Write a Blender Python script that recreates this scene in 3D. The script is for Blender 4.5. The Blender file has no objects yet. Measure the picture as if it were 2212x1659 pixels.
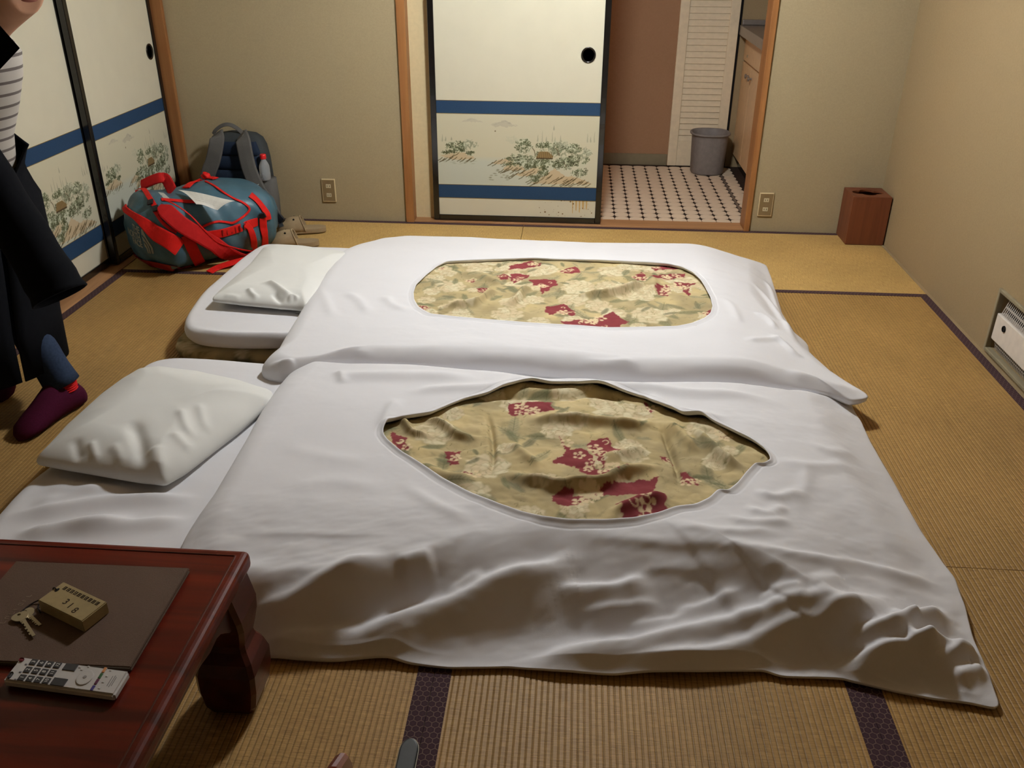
import bpy, bmesh, math, random
import numpy as np
from mathutils import Vector, Matrix
from mathutils.bvhtree import BVHTree

rng = np.random.RandomState(7)
random.seed(7)
SC = bpy.context.scene
COL = SC.collection
PI = math.pi

# ------------------------------------------------------------------ camera
CAM_H = 1.413
F_PX = 1911.08
PITCH, YAW, ROLL = [math.radians(a) for a in (27.4486, -3.9170, -0.3822)]
_cp, _sp, _cy, _sy = math.cos(PITCH), math.sin(PITCH), math.cos(YAW), math.sin(YAW)
FWD = Vector((_sy * _cp, _cy * _cp, -_sp))
_r0 = Vector((_cy, -_sy, 0))
_d0 = FWD.cross(_r0)
RIGHT = math.cos(ROLL) * _r0 + math.sin(ROLL) * _d0
DOWN = -math.sin(ROLL) * _r0 + math.cos(ROLL) * _d0
CAM = Vector((0, 0, CAM_H))
cam_data = bpy.data.cameras.new('camera')
cam_data.sensor_width = 36
cam_data.lens = 36 * F_PX / 2212
cam_data.clip_start = 0.05
cam = bpy.data.objects.new('camera', cam_data)
COL.objects.link(cam)
M = Matrix((( RIGHT.x, -DOWN.x, -FWD.x, CAM.x), (RIGHT.y, -DOWN.y, -FWD.y, CAM.y), (RIGHT.z, -DOWN.z, -FWD.z, CAM.z), (0, 0, 0, 1)))
cam.matrix_world = M
SC.camera = cam

# ------------------------------------------------------------------ world, light, exposure
w = bpy.data.worlds.new('world'); SC.world = w; w.use_nodes = True
w.node_tree.nodes['Background'].inputs[0].default_value = (0.9, 0.85, 0.75, 1)
w.node_tree.nodes['Background'].inputs[1].default_value = 0.02
SC.view_settings.view_transform = 'Standard'
SC.view_settings.look = 'None'
SC.view_settings.gamma = 1.0
SC.view_settings.exposure = 0.0
SC.view_settings.use_curve_mapping = False

def lamp(name, kind, loc, power, color, size=0.1):
    d = bpy.data.lights.new(name, kind); d.energy = power; d.color = color
    if kind == 'POINT': d.shadow_soft_size = size
    o = bpy.data.objects.new(name, d); COL.objects.link(o); o.location = loc
    return o
LAMP = (0.02, 3.30, 1.95)
lamp('room_lamp_light', 'POINT', LAMP, 118, (0.94, 0.975, 1.0), 0.10)
lamp('kitchen_lamp_light', 'POINT', (-0.75, 5.25, 1.75), 10, (1.0, 0.55, 0.30), 0.08)

# ------------------------------------------------------------------ pixel -> place helpers (2212 x 1659 frame)
def ray(px, py):
    return (RIGHT * ((px - 1106) / F_PX) + DOWN * ((py - 829.5) / F_PX) + FWD)
def at(px, py, z=0.0):
    d = ray(px, py); return CAM + d * ((z - CAM_H) / d.z)
def atY(px, py, y):
    d = ray(px, py); return CAM + d * (y / d.y)
def atX(px, py, x):
    d = ray(px, py); return CAM + d * (x / d.x)

# ------------------------------------------------------------------ materials
def lin(c):
    out = []
    for v in c[:3]:
        v = v / 255.0
        out.append(v / 12.92 if v <= 0.04045 else ((v + 0.055) / 1.055) ** 2.4)
    return tuple(out)
def nmat(name):
    m = bpy.data.materials.new(name); m.use_nodes = True
    nt = m.node_tree; b = nt.nodes['Principled BSDF']
    return m, nt, b
def N(nt, kind, **kw):
    n = nt.nodes.new(kind)
    for k, v in kw.items(): setattr(n, k, v)
    return n
def mat(name, rgb, rough=0.7, spec=0.3, metal=0.0, var=None, bump=None, stretch=(1, 1, 1), coat=0.0, sheen=0.0):
    """rgb in sRGB 0-255. var=(scale, amount) colour mottling, bump=(scale, strength)."""
    m, nt, b = nmat(name)
    c = lin(rgb)
    b.inputs['Base Color'].default_value = (*c, 1)
    b.inputs['Roughness'].default_value = rough
    b.inputs['Specular IOR Level'].default_value = spec
    b.inputs['Metallic'].default_value = metal
    b.inputs['Coat Weight'].default_value = coat
    b.inputs['Sheen Weight'].default_value = sheen
    tc = N(nt, 'ShaderNodeTexCoord'); mp = N(nt, 'ShaderNodeMapping')
    mp.inputs['Scale'].default_value = stretch
    nt.links.new(tc.outputs['Object'], mp.inputs['Vector'])
    if var is None: var = (30, 0.06)
    n1 = N(nt, 'ShaderNodeTexNoise'); n1.inputs['Scale'].default_value = var[0]; n1.inputs['Detail'].default_value = 5
    nt.links.new(mp.outputs[0], n1.inputs['Vector'])
    mr = N(nt, 'ShaderNodeMapRange')
    mr.inputs['From Min'].default_value = 0.3; mr.inputs['From Max'].default_value = 0.7
    mr.inputs['To Min'].default_value = 1 - var[1]; mr.inputs['To Max'].default_value = 1 + var[1]
    nt.links.new(n1.outputs['Fac'], mr.inputs['Value'])
    mx = N(nt, 'ShaderNodeVectorMath', operation='SCALE'); mx.inputs[0].default_value = c
    nt.links.new(mr.outputs[0], mx.inputs['Scale'])
    nt.links.new(mx.outputs[0], b.inputs['Base Color'])
    if bump:
        n2 = N(nt, 'ShaderNodeTexNoise'); n2.inputs['Scale'].default_value = bump[0]; n2.inputs['Detail'].default_value = 4
        nt.links.new(mp.outputs[0], n2.inputs['Vector'])
        bp = N(nt, 'ShaderNodeBump'); bp.inputs['Strength'].default_value = bump[1]; bp.inputs['Distance'].default_value = 0.002
        nt.links.new(n2.outputs['Fac'], bp.inputs['Height']); nt.links.new(bp.outputs[0], b.inputs['Normal'])
    return m
def attr_mat(name, rough=0.8, bump=None, spec=0.2):
    m, nt, b = nmat(name)
    a = N(nt, 'ShaderNodeAttribute'); a.attribute_name = 'paint'
    nt.links.new(a.outputs['Color'], b.inputs['Base Color'])
    b.inputs['Roughness'].default_value = rough; b.inputs['Specular IOR Level'].default_value = spec
    if bump:
        tc = N(nt, 'ShaderNodeTexCoord'); n2 = N(nt, 'ShaderNodeTexNoise'); n2.inputs['Scale'].default_value = bump[0]
        nt.links.new(tc.outputs['Object'], n2.inputs['Vector'])
        bp = N(nt, 'ShaderNodeBump'); bp.inputs['Strength'].default_value = bump[1]; bp.inputs['Distance'].default_value = 0.002
        nt.links.new(n2.outputs['Fac'], bp.inputs['Height']); nt.links.new(bp.outputs[0], b.inputs['Normal'])
    return m
def wood(name, rgb, dark, rough=0.4, axis='Z', scale=18, coat=0.0, spec=0.4):
    m, nt, b = nmat(name)
    tc = N(nt, 'ShaderNodeTexCoord'); mp = N(nt, 'ShaderNodeMapping')
    s = [1, 1, 1]; s['XYZ'.index(axis)] = 0.06
    mp.inputs['Scale'].default_value = s
    nt.links.new(tc.outputs['Object'], mp.inputs['Vector'])
    n1 = N(nt, 'ShaderNodeTexNoise'); n1.inputs['Scale'].default_value = scale; n1.inputs['Detail'].default_value = 6; n1.inputs['Distortion'].default_value = 1.2
    nt.links.new(mp.outputs[0], n1.inputs['Vector'])
    cr = N(nt, 'ShaderNodeValToRGB')
    cr.color_ramp.elements[0].position = 0.35; cr.color_ramp.elements[0].color = (*lin(dark), 1)
    cr.color_ramp.elements[1].position = 0.65; cr.color_ramp.elements[1].color = (*lin(rgb), 1)
    nt.links.new(n1.outputs['Fac'], cr.inputs[0]); nt.links.new(cr.outputs[0], b.inputs['Base Color'])
    b.inputs['Roughness'].default_value = rough; b.inputs['Coat Weight'].default_value = coat; b.inputs['Coat Roughness'].default_value = 0.15
    b.inputs['Specular IOR Level'].default_value = spec
    return m

def tatami_mat_material(name, along):
    """rush weave: fine rungs across the ribs; along = 'X' or 'Y' is the direction of the ribs"""
    m, nt, b = nmat(name)
    tc = N(nt, 'ShaderNodeTexCoord'); sx = N(nt, 'ShaderNodeSeparateXYZ')
    nt.links.new(tc.outputs['Object'], sx.inputs[0])
    ia, ic = ('Y', 'X') if along == 'Y' else ('X', 'Y')
    # rush rungs: elongated noise, thin along the rib direction
    mp = N(nt, 'ShaderNodeMapping')
    mp.inputs['Scale'].default_value = (28, 420, 1) if along == 'Y' else (420, 28, 1)
    nt.links.new(tc.outputs['Object'], mp.inputs['Vector'])
    n1 = N(nt, 'ShaderNodeTexNoise'); n1.inputs['Scale'].default_value = 1.0; n1.inputs['Detail'].default_value = 3
    nt.links.new(mp.outputs[0], n1.inputs['Vector'])
    n0 = N(nt, 'ShaderNodeTexNoise'); n0.inputs['Scale'].default_value = 2.2; n0.inputs['Detail'].default_value = 4
    nt.links.new(tc.outputs['Object'], n0.inputs['Vector'])
    cr = N(nt, 'ShaderNodeValToRGB')
    cr.color_ramp.elements[0].position = 0.30; cr.color_ramp.elements[0].color = (*(lin((136, 103, 56)) if along == 'Y' else lin((172, 138, 80))), 1)  # crosswise mats get paler colours: sheen at a grazing view painted in
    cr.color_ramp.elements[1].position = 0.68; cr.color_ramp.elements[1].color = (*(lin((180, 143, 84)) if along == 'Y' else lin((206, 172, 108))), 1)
    nt.links.new(n1.outputs['Fac'], cr.inputs[0])
    # grooves: darker colour in the valleys between the ribs (pitch 12.5 mm)
    mm = N(nt, 'ShaderNodeMath', operation='MULTIPLY'); mm.inputs[1].default_value = 2 * PI / 0.0125
    nt.links.new(sx.outputs[ic], mm.inputs[0])
    cs = N(nt, 'ShaderNodeMath', operation='COSINE'); nt.links.new(mm.outputs[0], cs.inputs[0])
    mr = N(nt, 'ShaderNodeMapRange'); mr.inputs['From Min'].default_value = 0.55; mr.inputs['From Max'].default_value = 1.0
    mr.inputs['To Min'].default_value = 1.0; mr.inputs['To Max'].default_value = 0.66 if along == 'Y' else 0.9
    nt.links.new(cs.outputs[0], mr.inputs['Value'])
    mr2 = N(nt, 'ShaderNodeMapRange'); mr2.inputs['From Min'].default_value = 0.35; mr2.inputs['From Max'].default_value = 0.65
    mr2.inputs['To Min'].default_value = 0.88; mr2.inputs['To Max'].default_value = 1.08
    nt.links.new(n0.outputs['Fac'], mr2.inputs['Value'])
    p = N(nt, 'ShaderNodeMath', operation='MULTIPLY'); nt.links.new(mr.outputs[0], p.inputs[0]); nt.links.new(mr2.outputs[0], p.inputs[1])
    sc = N(nt, 'ShaderNodeVectorMath', operation='SCALE'); nt.links.new(cr.outputs[0], sc.inputs[0]); nt.links.new(p.outputs[0], sc.inputs['Scale'])
    nt.links.new(sc.outputs[0], b.inputs['Base Color'])
    bp = N(nt, 'ShaderNodeBump'); bp.inputs['Strength'].default_value = 0.5; bp.inputs['Distance'].default_value = 0.001
    nt.links.new(n1.outputs['Fac'], bp.inputs['Height']); nt.links.new(bp.outputs[0], b.inputs['Normal'])
    b.inputs['Roughness'].default_value = 0.50; b.inputs['Specular IOR Level'].default_value = 0.28
    return m

def border_material(name):
    """dark purple cloth edging with a thin gold hexagon net"""
    m, nt, b = nmat(name)
    tc = N(nt, 'ShaderNodeTexCoord')
    R = 0.0150
    def V(op, a, bb=None, s=None):
        n = N(nt, 'ShaderNodeVectorMath', operation=op)
        for i, v in enumerate((a, bb)):
            if v is None: continue
            if isinstance(v, tuple): n.inputs[i].default_value = v
            else: nt.links.new(v, n.inputs[i])
        if s is not None: n.inputs['Scale'].default_value = s
        return n
    p = V('MULTIPLY', tc.outputs['Object'], (1 / R, 1 / R, 0)).outputs[0]
    p = V('ADD', p, (400.0, 400 * 1.7320508, 0)).outputs[0]
    r = (1, 1.7320508, 1); h = (0.5, 0.8660254, 0)
    a = V('SUBTRACT', V('MODULO', p, r).outputs[0], h).outputs[0]
    c = V('SUBTRACT', V('MODULO', V('ADD', p, h).outputs[0], r).outputs[0], h).outputs[0]
    a = V('MULTIPLY', a, (1, 1, 0)).outputs[0]; c = V('MULTIPLY', c, (1, 1, 0)).outputs[0]
    def hexd(v):
        ab = V('ABSOLUTE', v).outputs[0]
        d = V('DOT_PRODUCT', ab, (0.5, 0.8660254, 0)).outputs['Value']
        s = N(nt, 'ShaderNodeSeparateXYZ'); nt.links.new(ab, s.inputs[0])
        mx = N(nt, 'ShaderNodeMath', operation='MAXIMUM'); nt.links.new(d, mx.inputs[0]); nt.links.new(s.outputs[0], mx.inputs[1])
        return mx.outputs[0]
    mn = N(nt, 'ShaderNodeMath', operation='MINIMUM'); nt.links.new(hexd(a), mn.inputs[0]); nt.links.new(hexd(c), mn.inputs[1])
    cr = N(nt, 'ShaderNodeValToRGB')
    e = cr.color_ramp.elements
    e[0].position = 0.0; e[0].color = (*lin((66, 45, 48)), 1)
    e[1].position = 0.42; e[1].color = (*lin((56, 38, 46)), 1)
    q = e.new(0.455); q.color = (*lin((96, 76, 70)), 1)
    q = e.new(0.5); q.color = (*lin((108, 88, 78)), 1)
    nt.links.new(mn.outputs[0], cr.inputs[0]); nt.links.new(cr.outputs[0], b.inputs['Base Color'])
    b.inputs['Roughness'].default_value = 0.85; b.inputs['Specular IOR Level'].default_value = 0.15
    return m

MT = dict(
    wall_back=mat('wall_paper_olive', (165, 150, 119), 0.95, 0.1, var=(160, 0.05), bump=(700, 0.35)),
    wall_right=mat('wall_paper_beige', (152, 132, 100), 0.95, 0.1, var=(160, 0.05), bump=(700, 0.35)),
    recess=mat('pale_plaster', (208, 190, 150), 0.9, 0.1, var=(60, 0.04)),
    ceiling=wood('ceiling_boards', (176, 146, 104), (150, 120, 82), 0.8, 'Y'),
    post=wood('orange_cedar', (160, 110, 64), (138, 90, 48), 0.45, 'Z'),
    sill=wood('sill_wood', (174, 130, 88), (148, 106, 68), 0.5, 'X'),
    track=wood('track_wood', (186, 140, 96), (150, 108, 70), 0.5, 'Y'),
    black=mat('black_lacquer', (16, 14, 14), 0.22, 0.5, coat=0.4),
    paper=mat('fusuma_paper', (206, 200, 178), 0.9, 0.1, var=(8, 0.02)),
    band=mat('blue_paper', (36, 62, 92), 0.75, 0.2, var=(200, 0.10)),
    goldline=mat('gold_edge', (120, 96, 44), 0.5, 0.3),
    paint=attr_mat('painted_print', 0.85),
    cover=mat('white_cotton', (226, 225, 228), 0.92, 0.12, var=(6, 0.012), bump=(900, 0.10), sheen=0.1),
    pillow=mat('white_pillowcase', (228, 228, 224), 0.92, 0.12, var=(6, 0.012), bump=(900, 0.10), sheen=0.1),
    floral=attr_mat('floral_cotton', 0.9, (500, 0.15)),
    tatY=tatami_mat_material('tatami_rush_lengthwise', 'Y'),
    tatX=tatami_mat_material('tatami_rush_crosswise', 'X'),
    heri=border_material('tatami_border_cloth'),
    base=mat('dark_subfloor', (40, 26, 20), 0.9),
    brownwall=mat('brown_wallpaper', (150, 116, 88), 0.9, 0.1, var=(90, 0.04)),
    skirt=mat('grey_cove_skirting', (122, 112, 88), 0.7),
    tile=mat('cream_tile', (226, 206, 180), 0.35, 0.4, var=(12, 0.05)),
    grout=mat('dark_brown_grout', (48, 34, 26), 0.8),
    white_door=mat('cream_painted_door', (218, 202, 172), 0.6, 0.3),
    cab=mat('cream_laminate', (216, 182, 138), 0.4, 0.4),
    steel=mat('dull_stainless_steel', (150, 142, 134), 0.38, 0.5, metal=0.7),
    bin=mat('grey_plastic', (122, 116, 112), 0.55, 0.3, var=(40, 0.10)),
    redwood=wood('red_lacquered_wood', (110, 30, 8), (62, 13, 5), 0.34, 'X', 14, coat=0.12, spec=.3),
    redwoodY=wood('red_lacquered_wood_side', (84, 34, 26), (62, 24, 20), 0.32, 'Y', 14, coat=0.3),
    boxwood=wood('brown_box_wood', (112, 62, 36), (98, 52, 30), 0.5, 'Z', 30),
    dark=mat('near_black', (10, 8, 8), 0.9),
    folder=mat('brown_leatherette', (96, 76, 62), 0.7, 0.25, var=(300, 0.08), bump=(900, 0.5)),
    pages=mat('page_edges', (150, 140, 124), 0.8),
    foil=mat('worn_silver_lettering', (140, 120, 98), 0.5, 0.4),
    tagw=mat('varnished_pale_wood', (156, 138, 98), 0.45, 0.4, var=(90, 0.08)),
    tagside=mat('wood_end_grain', (110, 84, 52), 0.6, var=(120, 0.12)),
    ink=mat('brown_ink', (48, 32, 20), 0.8),
    key=mat('brushed_brass_nickel', (176, 164, 138), 0.35, 0.5, metal=0.75),
    cord=mat('dark_cord', (36, 28, 26), 0.9),
    remote=mat('pale_grey_plastic', (196, 192, 188), 0.5, 0.35),
    rkey=mat('dark_grey_rubber', (62, 60, 60), 0.6, 0.3),
    rwhite=mat('white_print', (225, 222, 216), 0.6),
    rred=mat('dark_red_button', (120, 44, 52), 0.5),
    outlet=mat('brown_outlet_face', (132, 112, 80), 0.5, 0.3),
    outlet_rim=mat('cream_plastic_rim', (208, 190, 150), 0.4, 0.4),
    socket=mat('pale_socket_plastic', (196, 184, 152), 0.4, 0.4),
    heater=mat('white_enamel', (222, 212, 200), 0.4, 0.4),
    hframe=mat('grey_beige_trim', (140, 130, 106), 0.5, 0.3),
    teal=mat('teal_tarpaulin', (62, 96, 112), 0.42, 0.45, var=(14, 0.15), bump=(60, 0.25)),
    teald=mat('dark_teal_tarpaulin', (48, 68, 74), 0.42, 0.45, var=(14, 0.12), bump=(60, 0.25)),
    red=mat('red_webbing', (206, 24, 18), 0.65, 0.25, var=(50, 0.08), bump=(500, 0.3)),
    redpad=mat('red_padded_nylon', (176, 28, 28), 0.8, 0.15, var=(50, 0.08), bump=(500, 0.3)),
    reddark=mat('dark_red_tarpaulin', (140, 20, 18), 0.5, 0.3),
    buckle=mat('black_plastic_buckle', (28, 28, 34), 0.4, 0.4),
    logo=mat('grey_print', (150, 150, 140), 0.6),
    sheet=mat('white_printed_paper', (224, 222, 214), 0.8, 0.15, var=(20, 0.02)),
    bpgrey=mat('grey_backpack_fabric', (88, 86, 84), 0.85, 0.15, var=(400, 0.08), bump=(800, 0.3)),
    bpdark=mat('charcoal_backpack_fabric', (54, 58, 60), 0.85, 0.15, var=(400, 0.08)),
    bpnavy=mat('navy_mesh_padding', (34, 44, 62), 0.9, 0.1, var=(500, 0.12), bump=(900, 0.4)),
    slipper=mat('taupe_rubber', (150, 130, 100), 0.7, 0.2, var=(60, 0.05)),
    redcap=mat('red_plastic_cap', (216, 30, 34), 0.4, 0.4),
    coat=mat('black_wool_coat', (15, 16, 20), 0.95, 0.08, var=(80, 0.15)),
    jean=mat('blue_denim', (46, 58, 80), 0.9, 0.1, var=(120, 0.15)),
    sock=mat('maroon_knit_sock', (70, 22, 44), 0.95, 0.05, var=(200, 0.12)),
    sockred=mat('red_sock_cuff', (200, 36, 36), 0.9, 0.1),
    skin=mat('skin', (206, 158, 128), 0.55, 0.3, var=(25, 0.04)),
    hair=mat('dark_brown_hair', (44, 30, 22), 0.6, 0.3),
    lip=mat('lip_pink', (176, 104, 92), 0.5),
    eye=mat('eye_white', (225, 220, 214), 0.3, 0.5),
    chair=wood('red_brown_bentwood', (120, 46, 30), (96, 34, 22), 0.2, 'Z', 14, coat=0.5),
    cushion=mat('maroon_cushion_cloth', (96, 44, 40), 0.9),
    case=mat('dark_slate_glossy_plastic', (36, 42, 44), 0.3, 0.5, var=(25, 0.12)),
    shade=mat('lamp_shade_paper', (235, 228, 210), 0.8),
)
def stripe_material():
    m, nt, b = nmat('grey_striped_jersey')
    tc = N(nt, 'ShaderNodeTexCoord'); s = N(nt, 'ShaderNodeSeparateXYZ'); nt.links.new(tc.outputs['Object'], s.inputs[0])
    mm = N(nt, 'ShaderNodeMath', operation='MULTIPLY'); mm.inputs[1].default_value = 2 * PI / 0.034; nt.links.new(s.outputs[2], mm.inputs[0])
    sn = N(nt, 'ShaderNodeMath', operation='SINE'); nt.links.new(mm.outputs[0], sn.inputs[0])
    cr = N(nt, 'ShaderNodeValToRGB'); cr.color_ramp.interpolation = 'CONSTANT'
    cr.color_ramp.elements[0].color = (*lin((178, 172, 164)), 1); cr.color_ramp.elements[1].position = 0.86; cr.color_ramp.elements[1].color = (*lin((96, 88, 84)), 1)
    mr = N(nt, 'ShaderNodeMapRange'); mr.inputs['From Min'].default_value = -1; nt.links.new(sn.outputs[0], mr.inputs['Value'])
    nt.links.new(mr.outputs[0], cr.inputs[0]); nt.links.new(cr.outputs[0], b.inputs['Base Color']); b.inputs['Roughness'].default_value = 0.95
    return m
MT['stripe'] = stripe_material()
def glass_material():
    m, nt, b = nmat('clear_bottle_plastic')
    b.inputs['Base Color'].default_value = (0.85, 0.88, 0.92, 1)
    b.inputs['Transmission Weight'].default_value = 0.75; b.inputs['Roughness'].default_value = 0.12; b.inputs['IOR'].default_value = 1.2
    return m
MT['plastic'] = glass_material()
def glow_material():
    m, nt, b = nmat('lit_lamp_tube')
    b.inputs['Emission Color'].default_value = (1, 0.96, 0.88, 1); b.inputs['Emission Strength'].default_value = 4.0
    return m
MT['glow'] = glow_material()

# ------------------------------------------------------------------ object helpers
def tag(o, label=None, cat=None, group=None, kind=None):
    if label: o['label'] = label
    if cat: o['category'] = cat
    if group: o['group'] = group
    if kind: o['kind'] = kind
    return o
ORG = {}
def thing(name, label, cat, loc, group=None):
    o = bpy.data.objects.new(name, None); COL.objects.link(o)
    o.empty_display_size = 0.05
    o.location = loc; ORG[o.name] = Vector(loc)
    return tag(o, label, cat, group)
def link(name, me, m, parent=None, loc=(0, 0, 0), smooth=False):
    """mesh is in world coordinates; it is shifted to the parent's origin (or to loc for a top-level mesh)"""
    L = ORG[parent.name] if parent is not None else Vector(loc)
    me.transform(Matrix.Translation(-L))
    if m is not None: me.materials.append(m)
    me.polygons.foreach_set('use_smooth', [bool(smooth)] * len(me.polygons))
    me.update()
    o = bpy.data.objects.new(name, me); COL.objects.link(o)
    ORG[o.name] = L
    if parent is not None: o.parent = parent
    else: o.location = L
    return o
def from_arr(name, V, F, m, parent=None, loc=(0, 0, 0), smooth=True, colors=None):
    me = bpy.data.meshes.new(name)
    V = np.asarray(V, dtype=np.float32); F = np.asarray(F, dtype=np.int32)
    k = F.shape[1]
    me.vertices.add(len(V)); me.vertices.foreach_set('co', V.ravel())
    me.loops.add(len(F) * k); me.loops.foreach_set('vertex_index', F.ravel())
    me.polygons.add(len(F)); me.polygons.foreach_set('loop_start', np.arange(0, len(F) * k, k, dtype=np.int32))
    me.update(calc_edges=True)
    if colors is not None:
        a = me.attributes.new('paint', 'FLOAT_COLOR', 'POINT')
        c = np.ones((len(V), 4), dtype=np.float32); c[:, :3] = colors
        a.data.foreach_set('color', c.ravel())
    return link(name, me, m, parent, loc, smooth)
def bm_obj(name, bm, m, parent=None, loc=(0, 0, 0), smooth=False):
    me = bpy.data.meshes.new(name); bm.to_mesh(me); bm.free()
    return link(name, me, m, parent, loc, smooth)
def add_box(bm, x0, x1, y0, y1, z0, z1, bev=0.0, seg=2, mtx=None):
    r = bmesh.ops.create_cube(bm, size=1.0)
    vs = r['verts']
    for v in vs:
        v.co = Vector(((x0 + x1) / 2 + v.co.x * (x1 - x0), (y0 + y1) / 2 + v.co.y * (y1 - y0), (z0 + z1) / 2 + v.co.z * (z1 - z0)))
    if bev > 0:
        es = list({e for v in vs for e in v.link_edges})
        rr = bmesh.ops.bevel(bm, geom=es, offset=bev, segments=seg, affect='EDGES', profile=0.5)
        vs = list({v for f in rr['faces'] for v in f.verts} | {v for v in vs if v.is_valid})
    if mtx is not None:
        bmesh.ops.transform(bm, matrix=mtx, verts=vs)
    return vs
def box(name, x0, x1, y0, y1, z0, z1, m, parent=None, bev=0.0, loc=None, seg=2, mtx=None):
    bm = bmesh.new(); add_box(bm, x0, x1, y0, y1, z0, z1, bev, seg, mtx)
    if loc is None: loc = ((x0 + x1) / 2, (y0 + y1) / 2, z0)
    return bm_obj(name, bm, m, parent, loc)
def loft(rings, close_u=True, cap0=True, cap1=True):
    """rings: list of lists of 3D points with equal counts"""
    n = len(rings[0]); V = [p for r in rings for p in r]; F = []
    bm = bmesh.new(); vs = [bm.verts.new(p) for p in V]
    for i in range(len(rings) - 1):
        for j in range(n if close_u else n - 1):
            a, b_ = i * n + j, i * n + (j + 1) % n
            bm.faces.new((vs[a], vs[b_], vs[b_ + n], vs[a + n]))
    if cap0: bm.faces.new([vs[j] for j in range(n)][::-1])
    if cap1: bm.faces.new([vs[(len(rings) - 1) * n + j] for j in range(n)])
    bmesh.ops.recalc_face_normals(bm, faces=bm.faces)
    return bm
def ring(c, rx, ry, n=24, z=None, power=2.0, ax=None, ay=None, rot=0.0):
    out = []
    ax = ax or Vector((1, 0, 0)); ay = ay or Vector((0, 1, 0))
    for k in range(n):
        t = 2 * PI * k / n + rot
        cx, sx_ = math.cos(t), math.sin(t)
        px = math.copysign(abs(cx) ** (2 / power), cx); py = math.copysign(abs(sx_) ** (2 / power), sx_)
        out.append(Vector(c) + ax * (rx * px) + ay * (ry * py))
    return out
def smooth_path(pts, n=40):
    """Catmull-Rom through 3D points"""
    P = [Vector(p) for p in pts]
    if len(P) < 3: return [P[0].lerp(P[-1], i / (n - 1)) for i in range(n)]
    P = [P[0] * 2 - P[1]] + P + [P[-1] * 2 - P[-2]]
    out = []; seg = len(P) - 3
    for i in range(n):
        t = i / (n - 1) * seg; k = min(int(t), seg - 1); u = t - k
        a, b_, c, d = P[k:k + 4]
        out.append(0.5 * ((2 * b_) + (c - a) * u + (2 * a - 5 * b_ + 4 * c - d) * u * u + (3 * b_ - a - 3 * c + d) * u ** 3))
    return out
def tube_bm(pts, r, n=10, rad=None):
    rings = []
    for i, p in enumerate(pts):
        t = (pts[min(i + 1, len(pts) - 1)] - pts[max(i - 1, 0)]).normalized()
        up = Vector((0, 0, 1)) if abs(t.z) < 0.9 else Vector((1, 0, 0))
        a = t.cross(up).normalized(); b_ = t.cross(a).normalized()
        rr = rad(i / (len(pts) - 1)) if rad else r
        rings.append([p + a * (rr * math.cos(2 * PI * k / n)) + b_ * (rr * math.sin(2 * PI * k / n)) for k in range(n)])
    return loft(rings)
def ribbon_bm(pts, nrm, width, thick, edge=0.0):
    """strap: pts path, nrm normals per point, flat cross-section with rounded lips"""
    rings = []
    n = len(pts)
    for i, p in enumerate(pts):
        t = (pts[min(i + 1, n - 1)] - pts[max(i - 1, 0)]).normalized()
        nn = nrm[i]; nn = (nn - t * nn.dot(t)).normalized(); s = t.cross(nn).normalized()
        wd = width(i / (n - 1)) if callable(width) else width
        h = thick / 2; prof = [(-wd / 2, -h * .5), (-wd / 2, h * .5), (-wd * .42, h), (0, h * 1.15), (wd * .42, h), (wd / 2, h * .5), (wd / 2, -h * .5), (0, -h)]
        rings.append([p + s * a + nn * b_ for a, b_ in prof])
    return loft(rings)
def wall_text(body, size, m, name, parent, mtx, extrude=0.0006, align='CENTER'):
    cu = bpy.data.curves.new(name, 'FONT'); cu.body = body; cu.size = size; cu.extrude = extrude
    cu.align_x = align; cu.align_y = 'CENTER'
    t = bpy.data.objects.new('tmp_text', cu); COL.objects.link(t)
    dg = bpy.context.evaluated_depsgraph_get(); dg.update()
    me = bpy.data.meshes.new_from_object(t.evaluated_get(dg))
    bpy.data.objects.remove(t)
    me.materials.clear(); me.transform(mtx)
    return link(name, me, m, parent)

# ------------------------------------------------------------------ numpy noise and folds
def vnoise(x, y, seed=0):
    r = np.random.RandomState(seed).rand(256, 256).astype(np.float64)
    xi = np.floor(x).astype(int); yi = np.floor(y).astype(int)
    u = x - xi; v = y - yi; u = u * u * (3 - 2 * u); v = v * v * (3 - 2 * v)
    g = lambda a, b_: r[a % 256, b_ % 256]
    return ((g(xi, yi) * (1 - u) + g(xi + 1, yi) * u) * (1 - v) + (g(xi, yi + 1) * (1 - u) + g(xi + 1, yi + 1) * u) * v) * 2 - 1
def fbm(x, y, seed=0, octs=4):
    s = 0; a = 0.5
    for k in range(octs):
        for j in (0, 1):   # two turned lattices, so that no grid direction shows
            c_, s_ = math.cos(.6 + 1.1 * k + .8 * j), math.sin(.6 + 1.1 * k + .8 * j); f = 2 ** k
            s = s + a * .62 * vnoise((x * c_ - y * s_) * f + 13.7 * k + 7.3 * j, (x * s_ + y * c_) * f + 5.1 * k + 3.9 * j, seed + k + 50 * j)
        a *= 0.5
    return s
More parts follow.
